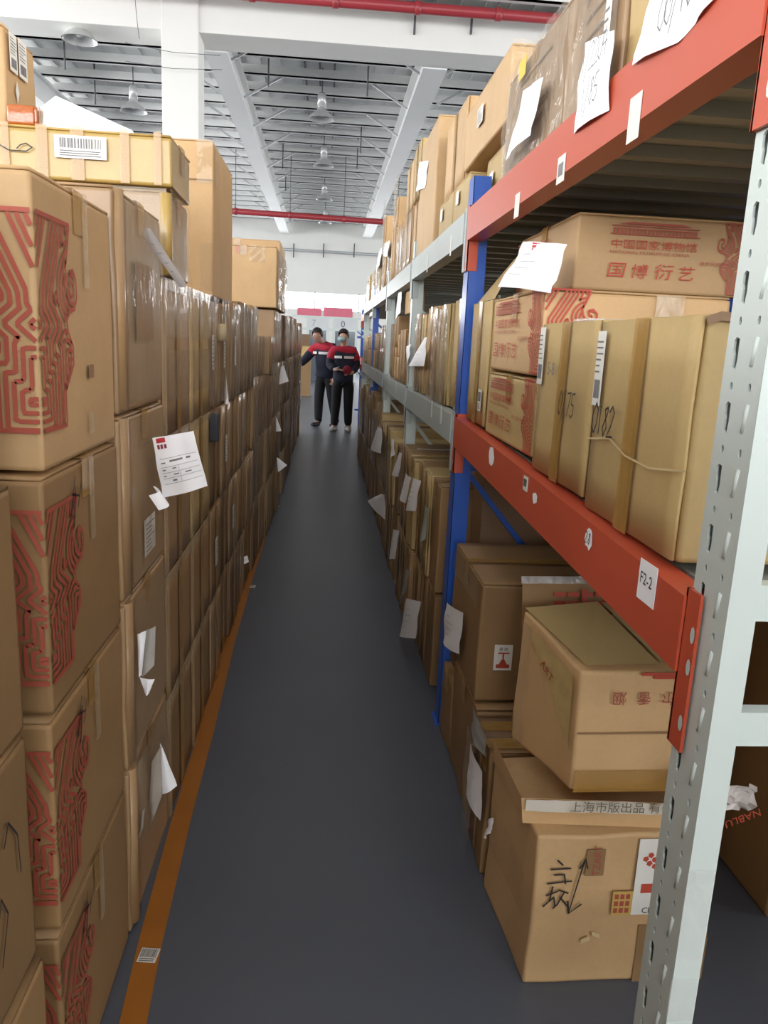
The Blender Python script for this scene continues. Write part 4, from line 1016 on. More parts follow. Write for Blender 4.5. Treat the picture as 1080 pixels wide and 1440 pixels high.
# R1 bottom carton with pen writing
q = [(.525, 1.55), (.975, 1.56), (.99, 1.93), (.50, 1.90)]
o = skewbox('cardboard_box', 'lowest carton of the near pile on the floor, pen writing on its front', q, 0, .405, TAN)
f = Frame((.525, 1.5455, 0), (.45, .01, 0), (0, 0, 1))
bm = bmesh.new()
for st in ([(.05, .345), (.065, .33)], [(.035, .32), (.085, .322)], [(.045, .305), (.07, .306), (.075, .28)], [(.03, .282), (.09, .288)], [(.03, .25), (.06, .262)], [(.045, .275), (.04, .235)], [(.025, .22), (.05, .245), (.055, .22)], [(.06, .265), (.085, .255)], [(.075, .26), (.06, .225), (.05, .215)], [(.065, .245), (.09, .215)],
           [(.115, .34), (.09, .20), (.12, .225)], [(.09, .2), (.085, .235)], [(.105, .32), (.118, .345), (.125, .32)]): ribbon(bm, f, st, .004, .002)
done('pen_writing', bm, INK, o, fix=False)
bm = bmesh.new(); slab(bm, f, .12, .165, .30, .37, .0, .001); done('printed_patch', bm, BRN, o)
text('printed_lettering', 'TZART', f, .155, .30, .026, REDB, o, c=.002, rot=math.pi / 2)
bm = bmesh.new(); slab(bm, f, .245, .315, .19, .395, .0, .001); lb = done('white_tape_strip', bm, LABELM, o); bm = bmesh.new()
for dx_, dz_ in ((0, 0), (.012, .01), (-.01, .012), (.002, .022), (.014, -.008)): add_pts(bm, [f.p(.275 + dx_ + .008 * math.cos(a), .33 + dz_ + .008 * math.sin(a), .0016) for a in (0, 1.2, 2.4, 3.6, 4.9)], [(0, 1, 2, 3, 4)])
done('red_flower_print', bm, REDP, lb, fix=False); bm = bmesh.new(); slab(bm, f, .262, .29, .25, .275, .0012, .0016); done('red_square_print', bm, REDP, lb); text('printed_lettering', 'CN', f, .27, .195, .022, INK, lb, c=.002)
bm = bmesh.new(); slab(bm, f, .195, .245, .19, .255, .0, .001); sb = done('inspection_sticker', bm, YLW, o); bm = bmesh.new()
for a in range(3):
    for b_ in range(3): slab(bm, f, .2 + .014 * a, .21 + .014 * a, .197 + .019 * b_, .21 + .019 * b_, .0012, .0016)
done('print', bm, REDB, sb)
bm = bmesh.new()
for (a, b_, r__) in ((.13, .115, .4), (.155, .135, -.4)):
    add_pts(bm, [f.p(a, b_, .002), f.p(a + .02, b_ + .02 * r__, .002), f.p(a + .018, b_ + .012 + .02 * r__, .002), f.p(a - .002, b_ + .012, .002)], [(0, 1, 2, 3)])
done('torn_tape_scrap', bm, EDGE, o, fix=False)
bm = bmesh.new(); slab(bm, f, .27, .45, .0, .12, .0, .001); slab(bm, f, .27, .33, .12, .16, .0, .001); done('damp_stain', bm, BRN, o)
# upper rim with torn tape
bm = bmesh.new()
add_pts(bm, [(.50, 1.60, .405), (.955, 1.57, .405), (.955, 1.575, .47), (.49, 1.595, .475)], [(0, 1, 2, 3)]); add_pts(bm, [(.50, 1.60, .405), (.49, 1.88, .405), (.485, 1.88, .47), (.49, 1.595, .475)], [(3, 2, 1, 0)])
done('raised_flap', bm, TAN, o, fix=False)
film(o, Frame((.50, 1.59, .445), (1, -.04, 0), (0, 0, 1)), 0, .46, 0, .03, .004, .006, 20, plain('torn_white_tape', (214, 206, 192), .35), 'torn_tape', 81)
text('printed_lettering', '上海市版出品 有公司', Frame((.60, 1.583, .455), (1, -.03, 0), (0, 0, 1)), 0, .0, .03, plain('dark_print', (110, 96, 70)), o, c=.012)
# R2 upper carton, upside-down cigarette carton, crushed
q = [(.615, 1.62), (1.0, 1.63), (1.02, 1.97), (.535, 1.88)]
o = skewbox('cardboard_box', 'crushed tan carton leaning on the near pile, red upside-down characters', q, .478, .79, TAN, top=[.785, .775, .80, .835])
f = Frame((.615, 1.6155, .478), (.385, .01, 0), (0, 0, 1))
for k, ch in enumerate('烟香尔天'):
    text('printed_lettering', ch, f, .11 + .06 * k, .255, .036, REDB, o, c=.0035, rot=math.pi)
bm = bmesh.new(); slab(bm, f, .14, .32, .298, .306, .002, .003); slab(bm, f, .17, .25, .29, .30, .002, .003); done('red_print_edge', bm, REDP, o)
bm = bmesh.new(); slab(bm, f, .0, .38, .15, .154, .002, .003); done('crease', bm, BRN, o)
bm = bmesh.new(); slab(bm, f, .004, .38, .0, .055, .003, .0038); done('packing_tape', bm, TAPE, o)
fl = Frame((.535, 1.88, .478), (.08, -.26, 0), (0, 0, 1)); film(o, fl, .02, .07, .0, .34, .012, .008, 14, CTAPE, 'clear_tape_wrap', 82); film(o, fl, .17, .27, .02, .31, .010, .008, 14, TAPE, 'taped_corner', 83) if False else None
bm = bmesh.new(); add_pts(bm, [fl.p(a_, b_, .013) for a_, b_ in ((.045, .335), (.255, .29), (.262, .10), (.225, .15), (.17, .215), (.09, .285))], [(5, 4, 3, 2, 1, 0)]); done('cream_patch', bm, plain('cream_patch', (208, 180, 122), .4, noise_amt=.2, scale=25), o, fix=False)  # cream polygon patch from the upper corner down the left face
text('printed_lettering', 'ART', fl, .12, .262, .032, REDB, o, c=.015, rot=-.5)
bm = bmesh.new()
add_pts(bm, [(.62, 1.62, .80), (.80, 1.63, .80), (.74, 1.90, .86), (.54, 1.88, .845)], [(0, 1, 2, 3)]); add_pts(bm, [(.81, 1.64, .80), (1.0, 1.64, .80), (.96, 1.95, .83), (.75, 1.90, .858)], [(0, 1, 2, 3)])
done('top_flap', bm, OLV, o, fix=False)
bm = bmesh.new(); add_pts(bm, [(.56, 1.965, .76), (1.05, 2.0, .76), (1.05, 2.06, .865), (.56, 2.0, .885)], [(0, 1, 2, 3)]); bk = done('raised_flap', bm, BRN, o, fix=False)
fb = Frame((.60, 1.972, .785), (1, .05, 0), (0, .3, 1))
bm = bmesh.new()
for r0 in range(3):
    for c0 in range(5): slab(bm, fb, .05 + c0 * .04, .083 + c0 * .04, .01 + r0 * .024, .022 + r0 * .024, .002, .003)
slab(bm, fb, .13, .145, .0, .08, .003, .0035); done('red_print', bm, REDP, bk)
film(o, Frame((.555, 1.995, .875), (1, .06, 0), (0, .3, 1)), 0, .34, 0, .02, .003, .006, 24, BAG, 'bubble_film_edge', 84)
# R3 big brown carton
o, F, D = carton('large brown carton with fragile label behind the near floor pile', .505, 1.12, 2.24, 2.74, .405, .80, BRN, open_='z', detail=2, dent=.004, seam='h')
g0 = P(696, 903, y=2.236); g1 = P(722, 942, y=2.236)
bm = bmesh.new(); f = F['y-']; a0 = g0.x - .505; b0 = g1.z - .405
s = sticker(o, f, a0, a0 + .058, b0, b0 + .085, None, LABELM, name='fragile_label', label='white fragile label with red wine glass')
bm2 = bmesh.new(); slab(bm2, f, a0 + .008, a0 + .050, b0 + .008, b0 + .02, .0045, .005); add_pts(bm2, [f.p(a0 + .016, b0 + .02, .005), f.p(a0 + .042, b0 + .02, .005), f.p(a0 + .034, b0 + .036, .005), f.p(a0 + .024, b0 + .036, .005)], [(0, 1, 2, 3)])
slab(bm2, f, a0 + .0265, a0 + .0315, b0 + .03, b0 + .055, .0045, .005); slab(bm2, f, a0 + .012, a0 + .048, b0 + .055, b0 + .06, .0045, .005); done('glass_symbol', bm2, REDP, s, fix=False); bm.free()
for k in range(2): text('label_text', '易碎'[k], f, a0 + .014 + .016 * k, b0 + .066, .013, INK, s, c=.005)
film(o, F['x-'], .02, .48, .3, .385, .005, .007, 14, CTAPE, 'clear_tape_wrap', 91)
# lower small cartons along the aisle
for (y0, y1, x0, z1, m, lab) in [(2.62, 2.84, .505, .29, BRN, 'low brown carton by the foot of the blue post'), (2.20, 2.60, .505, .40, BRN, 'brown carton with crumpled rim under the fragile carton'), (2.05, 2.18, .49, .385, DRK, 'thin leaning carton with a long white slip, near floor pile'), (1.948, 2.038, .495, .395, BRN, 'thin carton just behind the pen-marked carton on the floor')]:
    o, F, D = carton(lab, x0, .98, y0, y1, 0, z1, m, open_='z', detail=2, dent=.008, seam='h')
    if y0 == 2.05: film(o, F['x-'], .01, .12, .0, .36, .008, .01, 14, FILM, 'stretch_film', 95)
carton('carton filling the gap above the low brown one by the blue post', .53, 1.0, 2.745, 2.845, .295, .60, DRK, open_='z', detail=1)
# ------------------------------------------------------------------ floor level past the blue post: two tiers
y = 3.20; c = 0
while y < 13.2:
    w = R_.uniform(.21, .27) if y < 5 else (R_.uniform(.26, .4) if y < 8 else R_.uniform(.4, .55))
    tw = [.44, .925]
    y, w, yn = step(y, w)
    if y > 4.5: tw = [R_.uniform(.40, .46), R_.uniform(.86, .95)]
    if y > 6.4: tw[1] = R_.uniform(.9, 1.05)
    for i in range(2):
        lab = '%s carton of the floor row under the grey shelf, %s past the blue post' % (['lower', 'upper'][i], ORD[c])
        dx_ = -.03 if y > 3.9 else 0
        m = (BRN if c == 0 else R_.choice([BRN, OLV, BRN, DRK])) if i else R_.choice([BRN, DRK, BRN])
        o, F, D = carton(lab, .505 + dx_ + R_.uniform(-.008, .012) + xo(y), .99 + xo(y), y, y + w - .006, [0, tw[0] + .003][i], tw[i], m, group='cartons in the far floor row', open_='x-' if c % 3 else 'z', detail=2 if y < 4.4 else 1, dent=.006, seam='h' if not (c % 3) else 'v')
        if y > 5 and i: film(o, F['x-'], 0, w - .02, 0, .4, .006, .008, 10, FILM, 'stretch_film', c)
    y = yn; c += 1
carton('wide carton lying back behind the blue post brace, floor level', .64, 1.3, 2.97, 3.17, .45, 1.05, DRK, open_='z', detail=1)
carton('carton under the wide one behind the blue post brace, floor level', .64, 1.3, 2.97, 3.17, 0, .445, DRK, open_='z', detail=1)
for k in range(3):  # right-hand cartons out of view, added to block light from behind
    for i in range(2):
        carton('%s big unseen carton added behind the viewpoint to block light, right side, %s one back' % (['floor', 'shelf-height'][i], ORD[k]), .62, 1.3, -4.6 + 1.32 * k, -3.34 + 1.32 * k, 1.25 * i, 1.25 * i + [.9, .6][i], OLV, group='added light-blocking cartons behind the viewpoint', detail=1)
rq = empty('storage_rack', (.5, -4.6, 0), 'unseen rack section added behind the viewpoint with the light-blocking cartons', 'storage rack')  # unseen rack section, added to carry the light-blocking cartons
bm = bmesh.new(); bx(bm, .6, 1.4, -4.6, -.7, 1.2, 1.24); done('shelf_panel', bm, DECK, rq)
for y_ in (-4.67, -3.33, -.69):
    for x_ in (.53, 1.41): bm = bmesh.new(); bx(bm, x_, x_ + .05, y_, y_ + .06, 0, 2.0); done('upright', bm, WHT, rq)
# back of the near bay and the rack behind it
carton('brown carton on the floor at the right frame edge behind the white post', 1.26, 1.75, 1.76, 2.3, 0, .92, BRN, open_='z', detail=2)
carton('tan carton beside the white post, deep in the near bay', .995, 1.2, 2.02, 2.20, 0, .72, TAN, open_='z', detail=1)
for k, (y0, y1, z1, m) in enumerate([(.4, 1.3, 1.0, BRN), (2.35, 3.2, .95, DRK), (3.25, 4.6, 1.0, BRN)]):
    carton('dark carton in the back-to-back rack behind, %s from the near end' % ORD[k], 1.58, 2.1, y0, y1, 0 if k != 1 else 0, z1, m, open_='z', detail=1)
for k, (y0, y1, z0, z1, m) in enumerate([(.6, 1.4, 1.2, 1.75, TAN), (1.45, 2.4, 1.2, 1.85, DRK), (2.45, 3.4, 1.2, 1.8, DRK), (3.45, 4.6, 1.2, 1.8, BRN)]):
    carton('carton on the middle level of the rack behind, %s from the near end' % ORD[k], 1.6, 2.1, y0, y1, z0, z1, m, open_='z', detail=1)
rk = empty('rear_storage_rack', (1.56, .8, 0), 'rear storage rack standing back to back behind the near bay, mostly hidden', 'storage rack')
bm = bmesh.new(); bx(bm, 1.56, 2.2, .4, 4.7, 1.14, 1.195); done('shelf_panel', bm, DECK, rk)
for y_ in (.42, 2.38, 4.62):
    for x_ in (1.53, 2.2): bm = bmesh.new(); bx(bm, x_, x_ + .05, y_ - .0, y_ + .07, 0, 2.0); done('upright', bm, WHT, rk)
# crumpled printed tape beside the post
bm = bmesh.new(); g = P(1040, 1120, y=1.45); n_ = 7
vs = [[bm.verts.new(g + Vector(((i - 3) * .012, noise.noise(Vector((i * .9, j * .8, 2))) * .02, (j - 3) * .010 - abs(i - 3) * .002))) for j in range(n_)] for i in range(n_)]
for i in range(n_ - 1):
    for j in range(n_ - 1): bm.faces.new((vs[i][j], vs[i + 1][j], vs[i + 1][j + 1], vs[i][j + 1]))
o = tag(done('crumpled_tape_scrap', bm, plain('white_plastic_film', (216, 208, 204), .3), fix=False), 'crumpled white printed tape scrap just right of the white post', 'tape scrap')
text('printed_lettering', 'NABLU', Frame(g + Vector((.034, -.026, -.012)), (1, 0, 0), (0, 0, 1)), 0, 0, .026, REDP, o, c=0, rot=math.pi + .4)
# ------------------------------------------------------------------ papers on the right side
slip('big white sheet with pen numbers hung on the nearest top-shelf carton', [(918, -18), (1010, -8), (952, 60), (889, 92)], 'x', .484, .006, lines=False); o = COL.objects[-1]
def numbers(sl, a, b, s, h, w=.003, c=.004, F=None): scrawl('marker_number', s, F, a, b, h, w, GREYINK, sl, adv=.5, c=c)
FX = lambda g: Frame((.462, g.y, g.z), (0, -1, 0), (0, 0, 1))
numbers(o, 0, 0, '00/187', .045, F=FX(P(925, 50, x=.462)), w=.003); numbers(o, 0, 0, '181', .045, F=FX(P(940, 10, x=.462)), w=.003)
slip('white sheet with pen numbers on the second top-shelf carton', [(822, 60), (864, 42), (856, 155), (806, 188)], 'x', .484, .006, lines=False); o = COL.objects[-1]
numbers(o, 0, 0, '1/2204', .045, F=FX(P(818, 112, x=.462)), w=.003); numbers(o, 0, 0, '1/85', .045, F=FX(P(817, 160, x=.462)), w=.003)
slip('white sheet slanting down on the third top-shelf carton', [(737, 128), (764, 108), (745, 190), (711, 226)], 'x', .484, .008, lines=False); o = COL.objects[-1]
slip('white sheet on the tallest tan carton of the top shelf', [(590, 228), (602, 226), (597, 264), (585, 270)], 'x', .50, .004)
slip('printed white form with red corner clipped above the museum cartons', [(736, 340), (799, 344), (773, 412), (702, 404)], 'x', [.50, .50, .50, .47], .02, wav=.012)
sheet_print(bpy.data.objects[COL.objects[-1].parent.name], slip.pt, [(.36, .5, .02, .05), (.38, .46, .07, .12), (.40, .43, .13, .17)], REDL, 'red_stamp')
slip('white pointed slip hanging from the middle shelf beyond the blue post', [(597, 476), (600, 474), (597, 515), (574, 515)], 'x', .48, .01)
slip('narrow white slip by the grey post, middle shelf', [(572, 487), (577, 484), (576, 500), (571, 523)], 'x', .49, .004)
slip('tall white slip on the narrow upright carton', [(560, 412), (565, 410), (563, 440), (556, 449)], 'x', .50, .004)
slip('white slip high on the far top shelf, left one of a pair', [(531, 360), (537, 348), (534, 372), (529, 382)], 'x', .49, .004)
slip('white slip high on the far top shelf, right one of a pair', [(541, 343), (548, 338), (545, 361), (539, 360)], 'x', .49, .004)
sl = [('crumpled white slip hanging on the upper floor row, farthest of the papers', [(531, 598), (537, 603), (536, 638), (521, 632)], .46), ('narrow grey-white slip right of the crumpled one, floor row', [(551, 616), (554, 618), (555, 640), (549, 646)], .48),
      ('pointed white slip hanging left of the paired slips, floor row', [(562, 636), (566, 637), (560, 671), (551, 667)], .46), ('left white slip of the overlapping pair, floor row', [(571, 665), (578, 672), (570, 708), (562, 698)], .45),
      ('right white slip of the overlapping pair, floor row', [(580, 671), (591, 676), (585, 719), (571, 718)], .45), ('thin pale green slip right of the overlapping pair', [(598, 710), (604, 716), (598, 758), (591, 768)], .48),
      ('white triangular paper poking far into the aisle, floor row', [(537, 694), (541, 696), (542, 731), (517, 704)], .40), ('rolled white slip low in the floor row', [(553, 744), (561, 746), (556, 786), (548, 786)], .46),
      ('thin grey slip below the rolled white one, floor row', [(572, 799), (576, 803), (570, 832), (563, 852)], .48), ('large white slip bent over low beside the blue post', [(572, 841), (591, 846), (584, 898), (561, 895)], .46),
      ('curved white sheet on the edge of the fragile-label carton', [(628, 847), (652, 862), (645, 920), (623, 903)], .485), ('long ragged white slip low in the near floor pile', [(661, 1044), (679, 1086), (676, 1154), (656, 1108)], .475),
      ('small crumpled white tag beside the pen-marked carton', [(688, 1152), (694, 1150), (691, 1172), (683, 1180)], .475), ('pale sleeve above the long ragged slip, near floor pile', [(665, 990), (684, 1036), (683, 1065), (664, 1030)], .482)]
for lab, quad, x in sl:
    slip(lab, quad, 'x', x - (.03 if quad[0][0] < 590 else 0), .012, mat=plain('pale_green_paper', (206, 216, 208)) if 'green' in lab else plain('pale_sleeve', (166, 164, 156), .3) if 'sleeve' in lab or 'grey slip' in lab else WHITEP, lines='white s' in lab)
bm = bmesh.new(); g = Vector((.6, 3.9, .93)); ribbon(bm, Frame((.53, 4.28, .935), (1, 0, 0), (0, 1, 0)), [(0, 0), (.12, -.02), (.25, .03), (.36, .12)], .02, 0); tag(done('packing_strap', bm, WHITEP, fix=False), 'white strap lying on top of the upper floor-row cartons', 'strap')
# ================================================================== the two workers
SKIN = plain('skin', (196, 156, 134), .5, noise_amt=.04); HAIR = plain('black_hair', (30, 26, 26), .5); NAVY = plain('navy_work_cloth', (34, 38, 58), .8); BLK = plain('black_trouser_cloth', (20, 20, 26), .85)
REDJ = plain('red_work_cloth', (190, 36, 62), .75); SHW = plain('white_trainer', (190, 186, 184), .5); SHB = plain('black_trainer', (24, 24, 28), .5)
RFL = plain('silver_reflective_tape', (250, 250, 250), .25); MSK = plain('pale_blue_face_mask', (176, 212, 214), .6)
def skin_mesh(name, verts, edges, radii, mat, parent, sub=2, root=0):
    me = bpy.data.meshes.new(name); me.from_pydata([tuple(v) for v in verts], edges, []); o = bpy.data.objects.new(name, me); COL.objects.link(o)
    m = o.modifiers.new('s', 'SKIN'); m.use_smooth_shade = True
    for i, r in enumerate(radii):
        sv = me.skin_vertices[0].data[i]; sv.radius = r if isinstance(r, tuple) else (r, r); sv.use_root = (i == root)
    s = o.modifiers.new('u', 'SUBSURF'); s.levels = sub; s.render_levels = sub
    bpy.context.view_layer.update(); dg = bpy.context.evaluated_depsgraph_get()
    nm = bpy.data.meshes.new_from_object(o.evaluated_get(dg)); bpy.data.objects.remove(o)
    nm.materials.clear(); nm.name = name
    for p in nm.polygons: p.use_smooth = True
    return link(name, nm, mat, parent)
def person(lab, base, yaw, H, pose, shoe):
    """local frame: x to the person's left, y back, z up; faces -y. pose gives joints in units of height"""
    cr, sr = math.cos(yaw), math.sin(yaw)
    def T(p): return Vector((base[0] + (p[0] * cr - p[1] * sr) * H, base[1] + (p[0] * sr + p[1] * cr) * H, p[2] * H))
    root = empty('person', (base[0], base[1], 0), lab, 'person')
    J = pose; V = []; E_ = []; Rr = []; ix = {}
    def v(n, r): ix[n] = len(V); V.append(T(J[n])); Rr.append(tuple(q * H for q in r) if isinstance(r, tuple) else r * H)
    def e(a, b): E_.append((ix[a], ix[b]))
    v('pelvis', (.066, .05)); v('waist', (.058, .045)); v('chest', (.066, .050)); v('neckb', .036); v('neck', .030); v('chin', (.034, .042)); v('head', (.043, .055)); v('crown', (.034, .044))
    for a, b in (('pelvis', 'waist'), ('waist', 'chest'), ('chest', 'neckb'), ('neckb', 'neck'), ('neck', 'chin'), ('chin', 'head'), ('head', 'crown')): e(a, b)
    for s in 'LR':
        for n, r in (('sh', .028), ('el', .022), ('wr', .015), ('palm', (.020, .011)), ('hip', .046), ('kn', .030), ('an', .016), ('toe', .010)): v(s + n, r)
        e('chest', s + 'sh'); e(s + 'sh', s + 'el'); e(s + 'el', s + 'wr'); e(s + 'wr', s + 'palm'); e('pelvis', s + 'hip'); e(s + 'hip', s + 'kn'); e(s + 'kn', s + 'an'); e(s + 'an', s + 'toe')
        # fingers
        w, p = Vector(J[s + 'wr']), Vector(J[s + 'palm']); d = (p - w).normalized(); sd = d.cross(Vector((0, 0, 1)) if abs(d.z) < .8 else Vector((0, 1, 0))).normalized(); dn = d.cross(sd)
        for k, (off, ln) in enumerate(((-.014, .040), (-.005, .046), (.005, .043), (.013, .034))):
            J[s + 'f%da' % k] = tuple(p + sd * off + d * .014); J[s + 'f%db' % k] = tuple(p + sd * off * 1.1 + d * (.014 + ln * .5) + dn * .004); J[s + 'f%dc' % k] = tuple(p + sd * off * 1.1 + d * (.014 + ln * .9) + dn * .016)
            for q in 'abc': v(s + 'f%d' % k + q, .0052)
            e(s + 'palm', s + 'f%da' % k); e(s + 'f%da' % k, s + 'f%db' % k); e(s + 'f%db' % k, s + 'f%dc' % k)
        J[s + 'ta'] = tuple(w.lerp(p, .6) - sd * .020); J[s + 'tb'] = tuple(p - sd * .03 + d * .012 + dn * .01)
        v(s + 'ta', .006); v(s + 'tb', .0055); e(s + 'palm', s + 'ta'); e(s + 'ta', s + 'tb')
    body = skin_mesh('body', V, E_, Rr, SKIN, root)
    # face features
    hd, cn, cw = Vector(J['head']), Vector(J['chin']), Vector(J['crown']); up = (cw - cn).normalized(); fw = Vector(J['face']).normalized(); fw = (fw - up * fw.dot(up)).normalized(); sdv = up.cross(fw)
    def hp(a, b, c): return T(hd + sdv * a + fw * b + up * c)
    def blob(name, c, rx, ry, rz, mat, n=10):
        bm = bmesh.new(); bmesh.ops.create_uvsphere(bm, u_segments=n + 4, v_segments=n, radius=1)
        mt = Matrix(((1, 0, 0), (0, 1, 0), (0, 0, 1)))
        ax = (hp(1, 0, 0) - hp(0, 0, 0)).normalized(); ay = (hp(0, 1, 0) - hp(0, 0, 0)).normalized(); az = (hp(0, 0, 1) - hp(0, 0, 0)).normalized()
        for w_ in bm.verts: w_.co = c + ax * w_.co.x * rx * H + ay * w_.co.y * ry * H + az * w_.co.z * rz * H
        for f in bm.faces: f.smooth = True
        return done(name, bm, mat, root)
    blob('nose', hp(0, .058, -.004), .006, .009, .012, SKIN); 
    for s in (-1, 1): blob('ear', hp(s * .044, 0, 0), .006, .010, .016, SKIN); blob('eye', hp(s * .016, .052, .010), .006, .004, .003, HAIR)
    blob('mouth', hp(0, .052, -.028), .012, .004, .003, plain('lips', (160, 96, 90), .5))
    # hair cap: back and top shell
    bm = bmesh.new(); bmesh.ops.create_uvsphere(bm, u_segments=24, v_segments=16, radius=1)
    kill = [w_ for w_ in bm.verts if (w_.co.y > .38 and w_.co.z < .38) or w_.co.z < -.62]
    bmesh.ops.delete(bm, geom=kill, context='VERTS')
    ax = (hp(1, 0, 0) - hp(0, 0, 0)).normalized(); ay = (hp(0, 1, 0) - hp(0, 0, 0)).normalized(); az = (hp(0, 0, 1) - hp(0, 0, 0)).normalized(); c0 = hp(0, -.008, .018)
    for w_ in bm.verts:
        k = 1 + .05 * noise.noise(w_.co * 6); w_.co = c0 + (ax * w_.co.x * .053 + ay * w_.co.y * .062 + az * w_.co.z * .062) * H * k
    for f in bm.faces: f.smooth = True
    done('hair', bm, HAIR, root)
    if pose.get('mask'):
        blob('face_mask', hp(0, .034, -.022), .042, .036, .028, MSK)
    # clothing: jacket (navy body and sleeves), red yoke, trousers
    def sub_skin(name, names, edges, rad, mat, par=root):
        vv = [T(J[n]) if isinstance(n, str) else T(n) for n in names]
        return skin_mesh(name, vv, edges, [tuple(q * H for q in r) if isinstance(r, tuple) else r * H for r in rad], mat, par)
    pel, wai, che, nb = (Vector(J[n]) for n in ('pelvis', 'waist', 'chest', 'neckb'))
    hem = tuple(pel + Vector((0, 0, -.075)))
    jk = sub_skin('jacket', [hem, 'pelvis', 'waist', tuple(wai.lerp(che, .6)), 'Lsh', 'Lel', tuple(Vector(J['Lwr']).lerp(Vector(J['Lel']), .08)), 'Rsh', 'Rel', tuple(Vector(J['Rwr']).lerp(Vector(J['Rel']), .08))],
                  [(0, 1), (1, 2), (2, 3), (3, 4), (4, 5), (5, 6), (3, 7), (7, 8), (8, 9)], [(.112, .092), (.110, .090), (.104, .084), (.104, .082), .052, .046, .032, .052, .046, .032], NAVY)
    def midp(a, b, t): return tuple(Vector(J[a]).lerp(Vector(J[b]), t))
    sub_skin('red_yoke', [tuple(che + Vector((0, 0, -.005))), 'neckb', tuple(nb + Vector((0, -.006, .022))), 'Lsh', midp('Lsh', 'Lel', .75), 'Rsh', midp('Rsh', 'Rel', .75)],
             [(0, 1), (1, 2), (0, 3), (3, 4), (0, 5), (5, 6)], [(.112, .090), .062, .038, .057, .050, .057, .050], REDJ)
    tr = sub_skin('trousers', [tuple(pel + Vector((0, 0, .01))), tuple(Vector(J['Lhip']) + Vector((.008, 0, -.055))), 'Lkn', midp('Lan', 'Lkn', -.03), tuple(Vector(J['Rhip']) + Vector((-.008, 0, -.055))), 'Rkn', midp('Ran', 'Rkn', -.03)], [(0, 1), (1, 2), (2, 3), (0, 4), (4, 5), (5, 6)], [(.072, .060), .060, .050, .040, .060, .050, .040], BLK)
    for s in 'LR':
        a, t = Vector(J[s + 'an']), Vector(J[s + 'toe']); d = Vector((t.x - a.x, t.y - a.y, 0)).normalized()
        h0 = Vector((a.x, a.y, .026)) - d * .022; t0 = Vector((a.x, a.y, .022)) + d * .11
        sub_skin('shoe', [tuple(h0), tuple(h0.lerp(t0, .45)), tuple(t0), tuple(a + Vector((0, 0, .0)))], [(0, 1), (1, 2), (0, 3)], [(.034, .026), (.034, .024), (.028, .020), .036], shoe)
    # reflective chest band, two pieces following the front of the jacket
    return root, T, J
def chest_band(root, T, c, fwd, side, r, w0, w1, zt):
    bm = bmesh.new(); g = []
    for k in range(9):
        a = w0 + (w1 - w0) * k / 8; x = math.sin(a) * r[0]; y = math.cos(a) * r[1]
        p = Vector(c) + Vector(side) * x + Vector(fwd) * y
        g.append((bm.verts.new(T(p + Vector((0, 0, zt)))), bm.verts.new(T(p - Vector((0, 0, zt)))), bm.verts.new(T(p * 1 + Vector(fwd) * .003 + Vector((0, 0, zt)))), bm.verts.new(T(p + Vector(fwd) * .003 - Vector((0, 0, zt))))))
    for A_, B_ in zip(g, g[1:]): bm.faces.new((A_[2], B_[2], B_[3], A_[3])); bm.faces.new((A_[0], A_[1], B_[1], B_[0])); bm.faces.new((A_[0], B_[0], B_[2], A_[2])); bm.faces.new((A_[1], A_[3], B_[3], B_[1]))
    done('reflective_strip', bm, RFL, root)
# right-hand worker, facing the camera with head turned left, masked
pose = dict(pelvis=(0, 0, .53), waist=(0, .0, .60), chest=(0, .002, .735), neckb=(0, .004, .815), neck=(-.004, -.006, .850), chin=(-.010, -.018, .880), head=(-.014, -.022, .915), crown=(-.014, -.018, .955), face=(-.55, -.8, -.25), mask=True,
            Lsh=(.098, .0, .785), Lel=(.125, .02, .640), Lwr=(.085, -.09, .575), Lpalm=(.052, -.115, .572), Rsh=(-.105, .0, .785), Rel=(-.140, -.02, .640), Rwr=(-.085, -.13, .60), Rpalm=(-.055, -.155, .605),
            Lhip=(.050, 0, .50), Lkn=(.058, -.01, .275), Lan=(.064, .005, .052), Ltoe=(.070, -.085, .02), Rhip=(-.050, 0, .50), Rkn=(-.062, -.02, .275), Ran=(-.075, -.03, .052), Rtoe=(-.10, -.12, .02))
bR = P(480, 606, z=0); HR = (P(484, 461, y=bR.y).z) * 1.0
r1, T1, J1 = person('person in red and navy work jacket with pale blue mask, white shoes', (bR.x, bR.y), 0.0, HR, pose, SHW)
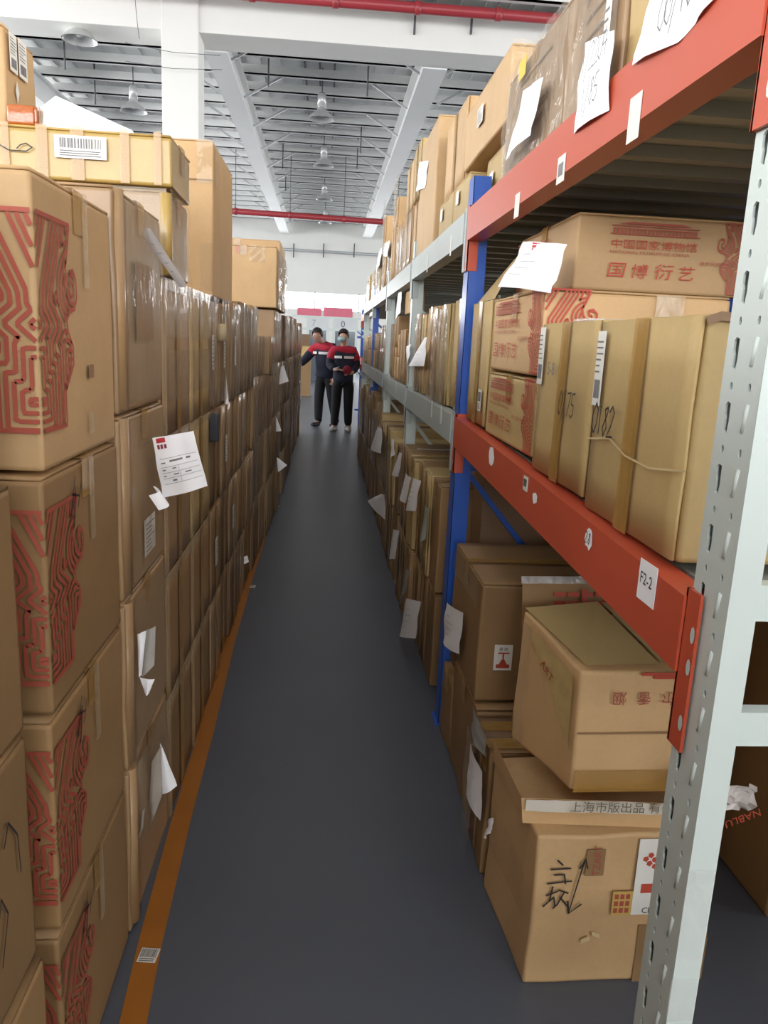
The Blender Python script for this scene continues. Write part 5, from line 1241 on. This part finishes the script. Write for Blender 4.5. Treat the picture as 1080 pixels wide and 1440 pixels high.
chest_band(r1, T1, (0, .0, .722), (0, -1, 0), (1, 0, 0), (.118, .104), -.9, -.18, .012); chest_band(r1, T1, (0, .0, .722), (0, -1, 0), (1, 0, 0), (.118, .104), .0, .95, .012)
bm = bmesh.new(); bmesh.ops.create_uvsphere(bm, u_segments=16, v_segments=12, radius=.5)
for v_ in bm.verts: v_.co = T1((.03, -.135, .60)) + Vector((v_.co.x * .15, v_.co.y * .10, v_.co.z * .16))
for f_ in bm.faces: f_.smooth = True
tag(done('red_pouch', bm, plain('dark_red_cloth', (140, 30, 50), .8)), 'red bundled pouch held at the waist of the masked worker', 'pouch')
# left-hand worker, turned to the left stack, head bowed, arm reaching
pose = dict(pelvis=(0, 0, .53), waist=(-.003, -.005, .60), chest=(-.006, -.035, .73), neckb=(-.008, -.055, .805), neck=(-.014, -.085, .832), chin=(-.020, -.125, .845), head=(-.024, -.145, .880), crown=(-.024, -.138, .925), face=(-.1, -1, -.9),
            Lsh=(.100, -.03, .775), Lel=(.140, .01, .63), Lwr=(.135, -.05, .50), Lpalm=(.13, -.065, .465), Rsh=(-.100, -.04, .775), Rel=(-.15, -.13, .66), Rwr=(-.155, -.24, .595), Rpalm=(-.155, -.275, .585),
            Lhip=(.050, 0, .50), Lkn=(.062, .03, .275), Lan=(.075, .09, .055), Ltoe=(.085, .01, .02), Rhip=(-.050, 0, .50), Rkn=(-.055, -.03, .275), Ran=(-.06, -.02, .052), Rtoe=(-.065, -.11, .02))
bL = P(456, 600, z=0); HL = P(450, 459, y=bL.y).z
r2, T2, J2 = person('person in red and navy work jacket bowing over the left stack, black shoes', (bL.x, bL.y), -.55, HL * 1.03, pose, SHB)
chest_band(r2, T2, (-.006, -.03, .72), (0, -1, 0), (1, 0, 0), (.118, .104), -.9, -.2, .012); chest_band(r2, T2, (-.006, -.03, .72), (0, -1, 0), (1, 0, 0), (.118, .104), 0, 1.1, .012)
bm = bmesh.new(); g = Vector(T1((-.07, -.175, .62))); bar(bm, g + Vector((-.05, 0, -.01)), g + Vector((.04, 0, .02)), .05, .008); tag(done('phone', bm, WHITEP, bevel=.003), 'small white card in the right hand of the masked worker', 'card')
